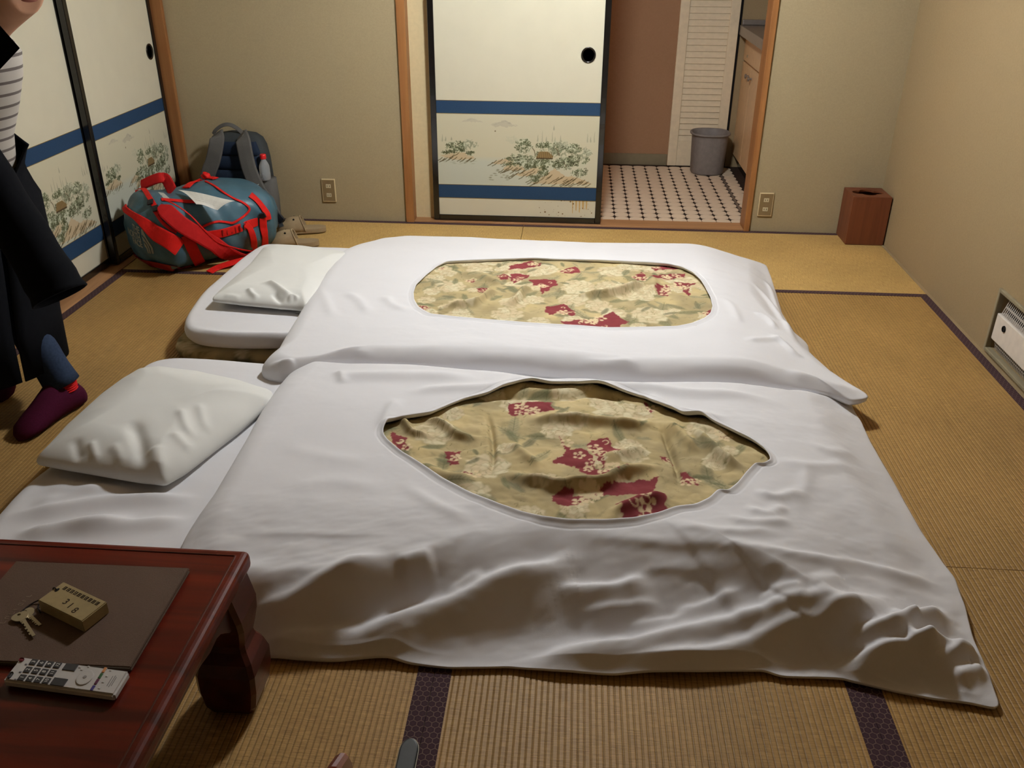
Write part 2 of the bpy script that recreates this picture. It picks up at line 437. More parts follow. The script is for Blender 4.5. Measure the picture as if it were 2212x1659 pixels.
def fold_field(x, y, folds):
    """sum of hand-placed cloth folds. fold = (world polyline, amp, w_far, w_near)"""
    z = np.zeros_like(x)
    for pts, amp, wf, wn in folds:
        Q = smooth_path([Vector((p[0], p[1], 0)) for p in pts], max(6, 5 * (len(pts) - 1)))
        P = np.array([(p[0], p[1]) for p in Q]); seg = np.linalg.norm(P[1:] - P[:-1], axis=1) + 1e-9; tot = seg.sum(); acc = 0
        R = 3.2 * max(wf, wn)
        box_ = (x > P[:, 0].min() - R) & (x < P[:, 0].max() + R) & (y > P[:, 1].min() - R) & (y < P[:, 1].max() + R)
        if not box_.any(): continue
        X, Y = x[box_], y[box_]
        bd = np.full(X.shape, 1e9); bt = np.zeros_like(X); bs = np.zeros_like(X)
        sg = 1.0 if P[-1, 0] >= P[0, 0] else -1.0
        for i in range(len(P) - 1):
            a = P[i]; d = P[i + 1] - a; L = seg[i]
            t = ((X - a[0]) * d[0] + (Y - a[1]) * d[1]) / (L * L)
            tc = np.clip(t, 0, 1); dx = X - a[0] - tc * d[0]; dy = Y - a[1] - tc * d[1]
            dd = np.sqrt(dx * dx + dy * dy); mk = dd < bd
            bs = np.where(mk, (d[0] * dy - d[1] * dx) / L * sg, bs)
            bt = np.where(mk, (acc + np.clip(t, -2, 3) * L) / tot, bt); bd = np.where(mk, dd, bd); acc += L
        k = 1 / (1 + np.exp(-bs / (0.25 * wn))); wd = wn + (wf - wn) * k
        en = .28; q0 = np.clip(bt / en, 0, 1); q1_ = np.clip((1 - bt) / en, 0, 1)
        taper = q0 * q0 * (3 - 2 * q0) * q1_ * q1_ * (3 - 2 * q1_)
        z[box_] += amp * taper * np.exp(-(bd / wd) ** 2)
    return z
def F_(pix, z, amp, wf=0.018, wn=0.034):
    """a cloth fold: where it runs (seen from the reference viewpoint), rough height, and its size"""
    return (pix, z, amp, wf, wn)
def resolve(folds, bvh=None):
    out = []
    for pix, z, amp, wf, wn in folds:
        P = []
        for i, (a, b_) in enumerate(pix):
            h = bvh.ray_cast(CAM, ray(a, b_).normalized())[0] if bvh else None
            P.append(h if h is not None else at(a, b_, z if not isinstance(z, (list, tuple)) else z[i]))
        out.append((P, amp, wf, wn))
    return out
def resample(P, n, closed=True):
    P = np.asarray(P, float)
    if closed: P = np.vstack([P, P[:1]])
    s = np.concatenate([[0], np.cumsum(np.linalg.norm(P[1:, :2] - P[:-1, :2], axis=1))])
    t = np.linspace(0, s[-1], n, endpoint=not closed)
    return np.stack([np.interp(t, s, P[:, k]) for k in range(P.shape[1])], 1)
def csmooth(A, k):
    """circular gaussian smoothing"""
    if k <= 0: return A
    r = int(3 * k); w_ = np.exp(-0.5 * (np.arange(-r, r + 1) / k) ** 2); w_ /= w_.sum()
    out = np.zeros_like(A)
    for i, c in zip(range(-r, r + 1), w_): out += c * np.roll(A, i, axis=0)
    return out

# ------------------------------------------------------------------ raster painters (sRGB 0..1 arrays)
def to_lin(a):
    a = np.clip(a, 0, 1); return np.where(a <= 0.04045, a / 12.92, ((a + 0.055) / 1.055) ** 2.4)
class Canvas:
    def __init__(s, w_, h, asp, base):
        s.w, s.h, s.asp = w_, h, asp
        s.X, s.Y = np.meshgrid((np.arange(w_) + .5) / w_ * asp, (np.arange(h) + .5) / h)
        s.A = np.ones((h, w_, 3)) * (np.array(base) / 255.0)
    def put(s, sl, mask, c):
        c = np.array(c) / 255.0; s.A[sl] = s.A[sl] * (1 - mask[..., None]) + c * mask[..., None]
    def sl(s, x0, x1, y0, y1):
        a = int(max(0, math.floor(x0 / s.asp * s.w))); b_ = int(min(s.w, math.ceil(x1 / s.asp * s.w) + 1))
        c = int(max(0, math.floor(y0 * s.h))); d = int(min(s.h, math.ceil(y1 * s.h) + 1))
        return (slice(c, max(c, d)), slice(a, max(a, b_)))
    def ell(s, x, y, rx, ry, c, op=1.0, ang=0.0, soft=0.25, rag=0.0):
        R = max(rx, ry) * 1.4; q = s.sl(x - R, x + R, y - R, y + R)
        if s.X[q].size == 0: return
        dx = s.X[q] - x; dy = s.Y[q] - y; ca, sa = math.cos(ang), math.sin(ang)
        u = (dx * ca + dy * sa) / rx; v = (-dx * sa + dy * ca) / ry
        d = np.sqrt(u * u + v * v)
        if rag: d = d + rag * np.sin(np.arctan2(v, u) * 5 + x * 91)
        s.put(q, np.clip((1 - d) / soft, 0, 1) * op, c)
    def line(s, pts, wd, c, op=1.0, taper=True):
        for i in range(len(pts) - 1):
            (x0, y0), (x1, y1) = pts[i], pts[i + 1]
            q = s.sl(min(x0, x1) - wd * 2, max(x0, x1) + wd * 2, min(y0, y1) - wd * 2, max(y0, y1) + wd * 2)
            if s.X[q].size == 0: continue
            L2 = (x1 - x0) ** 2 + (y1 - y0) ** 2 + 1e-12
            t = np.clip(((s.X[q] - x0) * (x1 - x0) + (s.Y[q] - y0) * (y1 - y0)) / L2, 0, 1)
            d = np.hypot(s.X[q] - x0 - t * (x1 - x0), s.Y[q] - y0 - t * (y1 - y0))
            s.put(q, np.clip((wd - d) / (wd * .6), 0, 1) * op, c)
    def poly(s, pts, c, op=1.0, rough=0.0):
        P = list(pts); xs = [p[0] for p in P]; ys = [p[1] for p in P]
        q = s.sl(min(xs) - rough * 3, max(xs) + rough * 3, min(ys) - rough * 3, max(ys) + rough * 3)
        if s.X[q].size == 0: return
        X, Y = s.X[q], s.Y[q]
        if rough:
            X = X + rough * fbm(s.X[q] / rough * .35, s.Y[q] / rough * .35, 3) * 2.4; Y = Y + rough * fbm(s.X[q] / rough * .35 + 9, s.Y[q] / rough * .35, 5) * 2.4
        ins = np.zeros(X.shape, bool); j = len(P) - 1
        for i in range(len(P)):
            (xi, yi), (xj, yj) = P[i], P[j]
            if yi != yj:
                cnd = ((yi > Y) != (yj > Y)) & (X < (xj - xi) * (Y - yi) / (yj - yi) + xi); ins ^= cnd
            j = i
        s.put(q, ins.astype(float) * op, c)
    def sample(s, u, v):
        """u in 0..asp, v in 0..1"""
        x = np.clip(u / s.asp * s.w - .5, 0, s.w - 1.001); y = np.clip(v * s.h - .5, 0, s.h - 1.001)
        xi = x.astype(int); yi = y.astype(int); a = (x - xi)[..., None]; b_ = (y - yi)[..., None]
        A = s.A
        return (A[yi, xi] * (1 - a) + A[yi, xi + 1] * a) * (1 - b_) + (A[yi + 1, xi] * (1 - a) + A[yi + 1, xi + 1] * a) * b_

def landscape():
    """ink landscape printed on the sliding doors; coordinates are u (0..2.28) and v (0..1, upwards)"""
    asp = 2.28; c = Canvas(640, 280, asp, (198, 192, 166)); r = np.random.RandomState(3)
    K = asp / 1780.0
    def U(x): return (x - 212) * K
    def V(x, y): return 1 - (y - (345 + (x - 205) * .018)) / 785.0
    wet = np.clip((0.42 - c.Y) / .08, 0, 1) * np.clip(1.55 - np.abs(c.X - .75), 0, 1) * .55
    c.A = c.A * (1 - wet[..., None]) + np.array((180, 190, 184)) / 255 * wet[..., None]
    def hill(x, y, wd, h, col, op):
        c.poly([(U(x - wd / 2), V(x, y + h)), (U(x - wd * .25), V(x, y + h * .5)), (U(x), V(x, y)), (U(x + wd * .2), V(x, y + h * .45)), (U(x + wd * .55), V(x, y + h))], col, op * .5, .012)
        for k in range(22):
            t = r.rand() * 2 - 1; c.ell(U(x + t * wd * .5), V(x, y + h * (abs(t) * .7 + .3 * r.rand())), .03, .012, col, op * .3, -t * .5, .9)
    hill(605, 395, 210, 45, (168, 160, 146), .7); hill(950, 420, 290, 65, (160, 152, 138), .8)
    c.ell(U(856), V(856, 537), .012, .012, (110, 96, 74), .9)
    for x, y, h in ((268, 580, 65), (305, 605, 36), (370, 608, 24), (1325, 585, 60), (1375, 540, 110), (1420, 600, 50), (1485, 550, 95), (1515, 605, 55), (1575, 590, 60), (1500, 480, 40), (1870, 570, 80), (1905, 600, 50), (1945, 550, 100)):
        for k in range(9):
            t = k / 8; c.ell(U(x + r.randn() * 1.5), V(x, y + t * h), .004 + .012 * t, .02, (150, 148, 128), .45, 0, .8)
    def leaves(cx, cy, rx, ry, n, cols, sz=.012, op=.8, pale=True):
        if pale:
            for k in range(n // 6):
                a = r.rand() * 2 * PI; q = r.rand() ** .5
                c.ell(U(cx + math.cos(a) * q * rx), V(cx, cy + math.sin(a) * q * ry), .06, .05, (190, 196, 170), .4, 0, .9)
        for k in range(n):
            a = r.rand() * 2 * PI; q = r.rand() ** .5; x = cx + math.cos(a) * q * rx; y = cy + math.sin(a) * q * ry
            col = cols[r.randint(len(cols))]
            for j in range(4):
                c.ell(U(x + r.randn() * 9), V(x, y + r.randn() * 7), sz * (.7 + .6 * r.rand()), sz * .55, col, op, r.rand() * PI, .5)
    def rock(pts, n=14, col=(190, 168, 134)):
        P = [(U(x), V(x, y)) for x, y in pts]; c.poly(P, col, .85, .008)
        xs = [p[0] for p in pts]; ys = [p[1] for p in pts]; top = pts[len(pts) // 2]
        for k in range(n):
            x = min(xs) + (max(xs) - min(xs)) * (k + r.rand()) / n; t = (x - min(xs)) / (max(xs) - min(xs))
            y = max(ys) - (max(ys) - min(ys)) * (1 - abs(t - .45) * 1.5) * r.rand()
            c.line([(U(x), V(x, y)), (U(x - 24), V(x, y + 22)), (U(x - 56), V(x, y + 38))], .007, (74, 62, 36), .75)
    gr = [(70, 74, 48), (92, 98, 70), (116, 122, 96), (56, 56, 36)]; pl = [(132, 134, 112), (150, 150, 128)]
    leaves(1080, 630, 110, 40, 20, [(186, 184, 160)], .02, .4, False)
    rock([(240, 815), (300, 790), (420, 760), (500, 770), (600, 815), (640, 840), (520, 850), (420, 855), (300, 830)], 16)
    leaves(560, 690, 90, 55, 40, pl); leaves(410, 700, 110, 50, 60, gr[1:]); leaves(300, 775, 40, 15, 12, gr[:1]); leaves(380, 760, 50, 18, 16, gr[:1]); leaves(480, 740, 50, 20, 18, gr[:1]); leaves(580, 780, 50, 16, 16, gr[:1])
    for k in range(26): c.ell(U(250 + r.rand() * 400), V(400, 860 + r.rand() * 50), .035, .008, (158, 160, 140), .5, 0, .8)
    rock([(800, 895), (900, 855), (1000, 830), (1080, 850), (1040, 900), (900, 900)], 8)
    leaves(1170, 700, 90, 75, 60, gr[:3]); leaves(1400, 690, 90, 28, 36, gr[:2]); leaves(1540, 720, 80, 60, 46, gr); leaves(1590, 680, 80, 40, 26, pl); leaves(1720, 730, 90, 50, 50, gr[1:]); leaves(1860, 780, 60, 60, 30, pl)
    leaves(1080, 830, 110, 40, 44, gr[1:]); leaves(1250, 860, 90, 60, 50, gr[:3]); leaves(1560, 800, 260, 90, 110, gr[1:] + pl); leaves(1760, 860, 140, 60, 60, gr[1:])
    rock([(930, 965), (980, 915), (1060, 890), (1160, 925), (1200, 960), (1060, 975)], 12)
    rock([(1040, 1030), (1160, 990), (1300, 930), (1400, 910), (1420, 960), (1300, 1020), (1180, 1040)], 16)
    leaves(1380, 900, 90, 60, 50, gr[:2]); leaves(1540, 900, 60, 45, 30, gr[:1]); leaves(1650, 890, 80, 55, 44, gr[1:])
    rock([(1250, 1115), (1380, 1050), (1470, 980), (1520, 945), (1600, 1010), (1700, 1060), (1760, 1120), (1500, 1125)], 24)
    rock([(1640, 1060), (1700, 1030), (1800, 1060), (1880, 1090), (1945, 1125), (1800, 1125)], 14)
    leaves(1300, 1060, 60, 40, 30, gr[:2]); leaves(1400, 990, 70, 40, 30, gr[:2]); leaves(1800, 990, 90, 40, 34, gr[1:]); leaves(1080, 900, 130, 20, 30, gr[:2]); leaves(1240, 930, 60, 25, 20, gr[:1])
    c.poly([(U(1310), V(1310, 825)), (U(1350), V(1350, 757)), (U(1440), V(1440, 760)), (U(1505), V(1505, 815)), (U(1480), V(1480, 835)), (U(1330), V(1330, 835))], (142, 118, 78), 1)
    for k in range(8): c.line([(U(1335 + k * 20), V(1400, 765)), (U(1325 + k * 24), V(1400, 832))], .006, (88, 68, 38), .8)
    c.line([(U(1318), V(1318, 835)), (U(1490), V(1490, 838))], .012, (60, 44, 24), .9)
    for x, y in ((1300, 800), (1560, 800), (1650, 960)): c.line([(U(x), V(x, y)), (U(x - 10), V(x, y - 50)), (U(x - 34), V(x, y - 80))], .008, (84, 70, 46), .8)
    for k in range(30): x = 790 + r.rand() * 480; c.ell(U(x), V(x, 960 + r.rand() * 125), .03, .01, (120, 116, 92), .6, 0, .7)
    return c

CREAM = (214, 200, 158); KHAKI = (180, 163, 122); SAGE = (118, 114, 90); BURG = (122, 48, 54)
def floral(asp, w_, h, patches, seed, UV, dens=1.0):
    """faded floral cotton; patches are burgundy areas already in canvas units; UV scales metres to canvas units"""
    c = Canvas(w_, h, asp, KHAKI); r = np.random.RandomState(seed); m_ = UV
    n = fbm(c.X / m_ * 9, c.Y / m_ * 9, seed, 5)[..., None]
    c.A = c.A * (1 + .26 * n) + np.array((.02, .012, -.01)) * fbm(c.X / m_ * 25, c.Y / m_ * 25, seed + 9, 3)[..., None]
    area = asp / m_ / m_
    def leaf(x, y, a, L, op=.75):
        col = [SAGE, (112, 112, 84), (152, 146, 116)][r.randint(3)]
        c.ell(x, y, L, L * .38, col, op, a, .35, .06)
        c.line([(x - math.cos(a) * L, y - math.sin(a) * L), (x + math.cos(a) * L, y + math.sin(a) * L)], L * .035, (96, 96, 66), .6)
        for k in range(7):
            t = -0.8 + k * .25; bx, by = x + math.cos(a) * L * t, y + math.sin(a) * L * t
            for sg in (1, -1): c.line([(bx, by), (bx + math.cos(a + sg * .8) * L * .3, by + math.sin(a + sg * .8) * L * .3)], L * .02, (104, 104, 72), .45)
    def bloom(x, y, R):
        k = r.randint(6, 9); a0 = r.rand() * 6
        for ringi, (rr, n_) in enumerate(((1.0, k + 2), (.62, k - 1), (.28, 4))):
            for j in range(n_):
                a = a0 + 2 * PI * j / n_ + ringi * .5; px, py = x + math.cos(a) * R * rr * .6, y + math.sin(a) * R * rr * .6
                q = R * (.42 if ringi == 0 else .33 if ringi == 1 else .2)
                c.ell(px, py, q * 1.08, q * 1.08, (160, 146, 108), .45, a, .25, .08)
                c.ell(px, py, q, q * .9, [(212, 198, 164), (206, 188, 154), (218, 208, 176)][r.randint(3)], .85, a, .3, .08)
        for j in range(10): a = r.rand() * 6.28; q = R * r.rand() * .8; c.line([(x + math.cos(a) * q, y + math.sin(a) * q), (x + math.cos(a + .3) * (q + R * .18), y + math.sin(a + .3) * (q + R * .18))], R * .02, (136, 120, 76), .7)
    for k in range(int(90 * area * dens)): leaf(r.rand() * asp, r.rand(), r.rand() * PI, (.035 + .03 * r.rand()) * m_, .6)
    for k in range(int(50 * area * dens)): bloom(r.rand() * asp, r.rand(), (.022 + .05 * r.rand()) * m_)
    for k in range(int(40 * area * dens)): leaf(r.rand() * asp, r.rand(), r.rand() * PI, (.02 + .025 * r.rand()) * m_, .7)
    for k in range(int(260 * area)):
        x, y, q = r.rand() * asp, r.rand(), (.006 + .016 * r.rand()) * m_
        c.ell(x, y, q, q * (.25 + .3 * r.rand()), (112, 108, 78), .28, r.rand() * PI, .9, .25)
    for k in range(int(420 * area)):
        x, y, a = r.rand() * asp, r.rand(), r.rand() * 6.28; L = .012 * m_
        c.line([(x, y), (x + math.cos(a) * L, y + math.sin(a) * L)], .0012 * m_, (112, 104, 66), .7)
    for P in patches:
        cx = sum(p[0] for p in P) / len(P); cy = sum(p[1] for p in P) / len(P)
        ext = max(max(p[0] for p in P) - min(p[0] for p in P), max(p[1] for p in P) - min(p[1] for p in P))
        c.poly(P, BURG, .96, .006 * m_)
        for k in range(max(3, int(ext / (.022 * m_)))):
            i = r.randint(len(P)); bx, by = P[i]; t = .2 + .7 * r.rand(); x = bx + (cx - bx) * t; y = by + (cy - by) * t; q = (.008 + .007 * r.rand()) * m_
            a0 = r.rand() * 6.28
            pts = [(x + math.cos(a0 + s_ * .5) * q * (1 - s_ * .075), y + math.sin(a0 + s_ * .5) * q * (1 - s_ * .075)) for s_ in range(10)]
            c.line(pts, .0022 * m_, CREAM, .95)
            if r.rand() < .5:
                for j in range(5): c.ell(x + math.cos(j * 1.257) * q * 1.2, y + math.sin(j * 1.257) * q * 1.2, q * .55, q * .55, (216, 196, 158), .95, 0, .2)
    return c

# ================================================================== STRUCTURE
YB = 4.546; XR = 1.56; XL = -2.06; YF = -1.15; ZC = 2.42
Y1 = 3.672; Y2 = 1.819
XM = [-2.048, -1.152, -0.2548, 0.645, 1.5465]

floor = box('floor', -2.25, 1.75, YF, YB + 0.02, -0.10, -0.055, MT['base'], loc=(0, 0, 0)); tag(floor, kind='structure')

def tatami(x0, x1, y0, y1, along, borders):
    """one mat: ribbed rush top, sides, cloth borders along its long edges"""
    g = 0.0012; x0 += g; x1 -= g; y0 += g; y1 -= g
    a0, a1, b0, b1 = (x0, x1, y0, y1) if along == 'Y' else (y0, y1, x0, x1)
    pitch = 0.0125; cols = np.arange(a0, a1, pitch / 8); cols = np.append(cols, a1)
    zz = (-0.0013 if along == 'Y' else -0.0004) * np.clip((np.cos(2 * PI * cols / pitch) - 0.3) / 0.7, 0, 1) ** 1.5
    zz[0] = zz[-1] = -0.001
    n = len(cols); V = []
    for (b, dz) in ((b0, None), (b0, 0), (b1, 0), (b1, None)):
        for k in range(n):
            z = -0.055 if dz is None else zz[k]
            V.append((cols[k], b, z) if along == 'Y' else (b, cols[k], z))
    F = []
    for r in range(3):
        for k in range(n - 1):
            f = (r * n + k, r * n + k + 1, (r + 1) * n + k + 1, (r + 1) * n + k)
            F.append(f if along == 'Y' else f[::-1])
    o = from_arr('tatami_mat', V, F, MT['tatY'] if along == 'Y' else MT['tatX'], floor, smooth=False)
    hw = 0.035
    for s in borders:
        if s == 'L': q = (x0 - .0008, x0 + hw, y0, y1)
        if s == 'R': q = (x1 - hw, x1 + .0008, y0, y1)
        if s == 'N': q = (x0, x1, y0 - .0008, y0 + 0.030)
        if s == 'F': q = (x0, x1, y1 - 0.030, y1 + .0008)
        bm = bmesh.new(); add_box(bm, *q, -0.02, 0.0014, 0.0008, 1)
        bm_obj('border', bm, MT['heri'], o)
    return o
for i in range(4):
    tatami(XM[i], XM[i + 1], Y2, Y1, 'Y', 'LR')
    tatami(XM[i], XM[i + 1], 0.0, Y2, 'Y', 'LR')
    tatami(XM[i], XM[i + 1], -1.1, 0.0, 'Y', 'LR')
tatami(XM[0], XM[2], Y1, YB - .002, 'X', 'NF')
tatami(XM[2], XM[4], Y1, YB - .002, 'X', 'NF')

# back wall (one structure mesh of wall pieces around the opening)
bm = bmesh.new()
add_box(bm, -2.25, -0.880, YB, YB + .11, -.05, ZC)
add_box(bm, 0.921, 1.75, YB, YB + .11, -.05, ZC)
add_box(bm, -0.880, 0.921, YB, YB + .11, 1.80, ZC)
tag(bm_obj('wall_back', bm, MT['wall_back']), kind='structure')
tag(box('trim_1', -0.880, -0.838, YB - .014, YB + .08, 0.001, 1.80, MT['post'], bev=.002), kind='structure')
tag(box('trim_2', 0.893, 0.921, YB - .014, YB + .115, 0.001, 1.80, MT['post'], bev=.002), kind='structure')
tag(box('trim_3', -0.838, 0.893, YB - .004, YB + .115, -.03, 0.008, MT['sill'], bev=.002), kind='structure')
tag(box('trim_4', -0.838, 0.893, YB - .014, YB + .115, 1.765, 1.80, MT['sill'], bev=.002), kind='structure')
tag(box('wall_recess', -0.838, -0.60, YB + .064, YB + .11, 0.008, 1.765, MT['recess']), kind='structure')
# corner post and timber track on the left
tag(box('trim_5', XL - .06, XL + .032, YB - .026, YB - .001, 0.001, 1.80, MT['post'], bev=.003), kind='structure')
tag(box('trim_6', XL - .10, XM[0] - .001, 0.9, YB - .026, -.04, 0.003, MT['track'], bev=.001), kind='structure')
tag(box('trim_7', XR - .0135, XR, YF, YB - .001, -.04, 0.0015, MT['wall_right'], bev=.0005), kind='structure')
bm = bmesh.new()
add_box(bm, XL - .19, XL - .10, YF, YB + .02, -.05, ZC)
add_box(bm, XL - .10, XL, YF, 0.90, -.05, ZC)
add_box(bm, XL - .10, XL, 0.90, YB, 1.80, ZC)
tag(bm_obj('wall_left', bm, MT['wall_back']), kind='structure')
# right wall with the heater niche
HY0, HY1, HZ0, HZ1 = 2.42, 3.105, 0.028, 0.245
bm = bmesh.new()
add_box(bm, XR, XR + .18, YF, HY0, -.05, ZC); add_box(bm, XR, XR + .18, HY1, YB, -.05, ZC)
add_box(bm, XR, XR + .18, HY0, HY1, -.05, HZ0); add_box(bm, XR, XR + .18, HY0, HY1, HZ1, ZC)
add_box(bm, XR + .15, XR + .18, HY0, HY1, HZ0, HZ1)
tag(bm_obj('wall_right', bm, MT['wall_right']), kind='structure')
tag(box('wall_front', -2.25, 1.75, YF - .1, YF, -.05, ZC, MT['wall_back']), kind='structure')
tag(box('ceiling', -2.25, 1.75, YF, YB + .1, ZC, ZC + .06, MT['ceiling']), kind='structure')

# ------------------------------------------------------------------ sliding doors with the ink landscape
LAND = landscape()
def fusuma(name, T, wd, handle_u, fr=0.030, grid=(2.7)):
    """T(u, z, n) maps door coordinates to the room. u across, n outwards."""
    root = bpy.data.objects.new(name, None); COL.objects.link(root)
    o0 = T(wd / 2, 0, 0); root.location = o0; ORG[root.name] = Vector(o0); tag(root, kind='structure')
    H0, H1 = 0.010, 1.758
    def slab(nm, u0, u1, z0, z1, n0, n1, m, bev=0.0, parent=root):
        bm = bmesh.new(); vs = add_box(bm, u0, u1, n0, n1, z0, z1, bev, 2)
        for v in bm.verts: v.co = T(v.co.x, v.co.z, v.co.y)
        bmesh.ops.recalc_face_normals(bm, faces=bm.faces)
        return bm_obj(nm, bm, m, parent)
    slab('frame_stile', 0, fr, H0, H1, -.028, 0, MT['black'], .003)
    slab('frame_stile', wd - fr, wd, H0, H1, -.028, 0, MT['black'], .003)
    slab('frame_rail', fr, wd - fr, H0, H0 + .030, -.028, 0, MT['black'], .003)
    slab('frame_rail', fr, wd - fr, H1 - .030, H1, -.028, 0, MT['black'], .003)
    pp = slab('paper_panel', fr, wd - fr, H0 + .030, H1 - .030, -.022, -.006, MT['paper'])
    for z0, z1 in ((0.132, 0.200), (0.565, 0.626)):
        b_ = slab('blue_band', fr, wd - fr, z0, z1, -.0065, -.0050, MT['band'])
        tag(b_, 'dark blue paper band')
        slab('gold_line', fr, wd - fr, z0 - .0022, z0, -.0065, -.0047, MT['goldline'], parent=b_)
        slab('gold_line', fr, wd - fr, z1, z1 + .0022, -.0065, -.0047, MT['goldline'], parent=b_)
    nu, nz = 460, 210
    U_, Z_ = np.meshgrid(np.linspace(0, 1, nu), np.linspace(0, 1, nz))
    colr = to_lin(LAND.sample(U_.ravel() * LAND.asp, Z_.ravel()))
    uu = fr + U_.ravel() * (wd - 2 * fr); zz = 0.2022 + Z_.ravel() * (0.5628 - 0.2022)
    V = np.array([T(a, b_, -.0055) for a, b_ in zip(uu, zz)])
    i = np.arange(nu * nz).reshape(nz, nu)
    F = np.stack([i[:-1, :-1].ravel(), i[:-1, 1:].ravel(), i[1:, 1:].ravel(), i[1:, :-1].ravel()], 1)
    p0 = Vector(V[0]); e = (Vector(V[1]) - p0).cross(Vector(V[nu]) - p0); outw = Vector(T(0, 0, 1)) - Vector(T(0, 0, 0))
    if e.dot(outw) < 0: F = F[:, ::-1]
    lp = from_arr('landscape_print', V, F, MT['paint'], root, smooth=False, colors=colr)
    tag(lp, 'printed ink landscape of islets with trees, rocks and a hut')
    # sunk round pull
    ax = (Vector(T(1, 0, 0)) - Vector(T(0, 0, 0))); c = Vector(T(handle_u, 0.852, -.006)); up = Vector((0, 0, 1))
    prof = [(0.036, .0000), (0.036, .0035), (0.033, .0045), (0.030, .003), (0.028, -.0005), (0.0, -.0008)]
    rings = [[c + ax * (r * math.cos(2 * PI * k / 32)) + up * (r * 1.03 * math.sin(2 * PI * k / 32)) + outw * h for k in range(32)] for r, h in prof[:-1]]
    rings.append([c + ax * (.0005 * math.cos(2 * PI * k / 32)) + up * (.0005 * math.sin(2 * PI * k / 32)) + outw * prof[-1][1] for k in range(32)])
    hb = loft(rings); tag(bm_obj('pull_handle', hb, MT['black'], root, smooth=True), 'round black recessed pull')
    return root, slab
d1, slab1 = fusuma('door_1', lambda u, z, n: Vector((-0.735 + u, YB + .016 - n, z)), 0.884, 0.784)
# brown water stains on the bottom corner of the paper
rr_ = np.random.RandomState(5)
bm = bmesh.new()
for k in range(34):
    u = 0.56 + rr_.rand() * .28; z = 0.045 + rr_.rand() * .085; q = .0012 + .0035 * rr_.rand() ** 3
    vs = [bm.verts.new((-0.735 + u + q * math.cos(a) * 1.2, YB + .0215, z + q * math.sin(a))) for a in np.linspace(0, 2 * PI, 9)[:-1]]
    bm.faces.new(vs)
st = bm_obj('mould_spots', bm, mat('brown_mould', (122, 98, 60), 0.9), d1); st['kind'] = 'stuff'
bm = bmesh.new()
for k in range(5):
    u = 0.735 + k * .018; wq = .003 + .004 * rr_.rand(); z0 = .055 + .03 * rr_.rand()
    vs = [bm.verts.new((-0.735 + x, YB + .02175, z)) for x, z in ((u - wq, .131), (u + wq, .131), (u + wq * .6, z0), (u - wq * .4, z0 + .004))]
    bm.faces.new(vs[::-1])
bm_obj('rust_run', bm, mat('rust_stain', (196, 164, 108), 0.9), d1)
d2, _ = fusuma('door_2', lambda u, z, n: Vector((XL - .022 + n, 3.735 + u, z)), 0.784, 0.706)
d3, _ = fusuma('door_3', lambda u, z, n: Vector((XL - .056 + n, 2.88 + u, z)), 0.884, 0.095)
for k in range(2):
    y0 = 2.02 - .86 * k
    tag(box('door_%d' % (4 + k), XL - .05, XL - .02, max(y0, 1.04), y0 + .86, .01, 1.758, MT['paper']), kind='structure') if k == 0 else None
tag(box('wall_left_panel', XL - .05, XL - .015, 0.90, 2.02, .004, 1.80, MT['wall_back']), kind='structure')

# ------------------------------------------------------------------ kitchenette behind the opening
KY = 5.95
kf = box('floor.001', -1.1, 1.75, YB + .112, KY + .05, -.05, -.0012, MT['grout'], loc=(0, 0, 0)); tag(kf, kind='structure')
pt = 0.0777
def tile_mesh(x0, x1, y0, y1, cuts=(1, 1, 1, 1)):
    c = .029; g = .0015; P = []
    for (cx, cy, sx, sy, on) in ((x0, y0, 1, 1, cuts[0]), (x1, y0, -1, 1, cuts[1]), (x1, y1, -1, -1, cuts[2]), (x0, y1, 1, -1, cuts[3])):
        if not on: P.append((cx + sx * g, cy + sy * g)); continue
        a = (cx + sx * g, cy + sy * c); m_ = (cx + sx * c * .30, cy + sy * c * .30); b_ = (cx + sx * c, cy + sy * g)
        P += [a, m_, b_] if sx * sy > 0 else [b_, m_, a]
    bm = bmesh.new()
    top = [bm.verts.new((x, y, .0012)) for x, y in P]; bot = [bm.verts.new((x, y, -.003)) for x, y in P]
    bm.faces.new(top)
    for i in range(len(P)): j = (i + 1) % len(P); bm.faces.new((top[j], top[i], bot[i], bot[j]))
    me = bpy.data.meshes.new('tile'); bm.to_mesh(me); bm.free(); me.materials.append(MT['tile']); return me
tm = tile_mesh(0, pt, 0, pt)
tx0 = 0.930 - 12 * pt
for j in range(17):
    y = YB + .115 + j * pt
    if y + pt > KY: break
    for i in range(12):
        o = bpy.data.objects.new('tile', tm); COL.objects.link(o); o.parent = kf; o.location = (tx0 + i * pt, y, 0)
tm2 = tile_mesh(0, pt, 0, pt)
for j in range(16):
    y = YB + .115 + j * pt
    if y + pt > KY: break
    o = bpy.data.objects.new('tile', tm); COL.objects.link(o); o.parent = kf; o.location = (0.944, y, 0)
    o.name = 'tile'
tag(box('trim_8', 0.930, 0.943, YB + .115, 5.70, -.003, 0.004, MT['steel'], bev=.001), kind='structure')
tag(box('wall_far', -1.1, 1.75, KY, KY + .1, -.05, ZC, MT['brownwall']), kind='structure')
tag(box('wall_far_left', -1.2, -1.1, YB + .11, KY + .1, -.05, ZC, MT['brownwall']), kind='structure')
tag(box('wall_far_right', 1.62, 1.75, YB + .11, KY + .1, -.05, ZC, MT['wall_right']), kind='structure')
tag(box('ceiling.001', -1.2, 1.75, YB + .11, KY + .1, ZC, ZC + .06, MT['wall_right']), kind='structure')
tag(box('baseboard_far', -1.1, 0.610, KY - .008, KY, -.001, 0.072, MT['skirt'], bev=.002), kind='structure')
tag(box('wall_far_panel', 0.992, 1.62, KY - .012, KY, 0.0, ZC, MT['wall_right']), kind='structure')
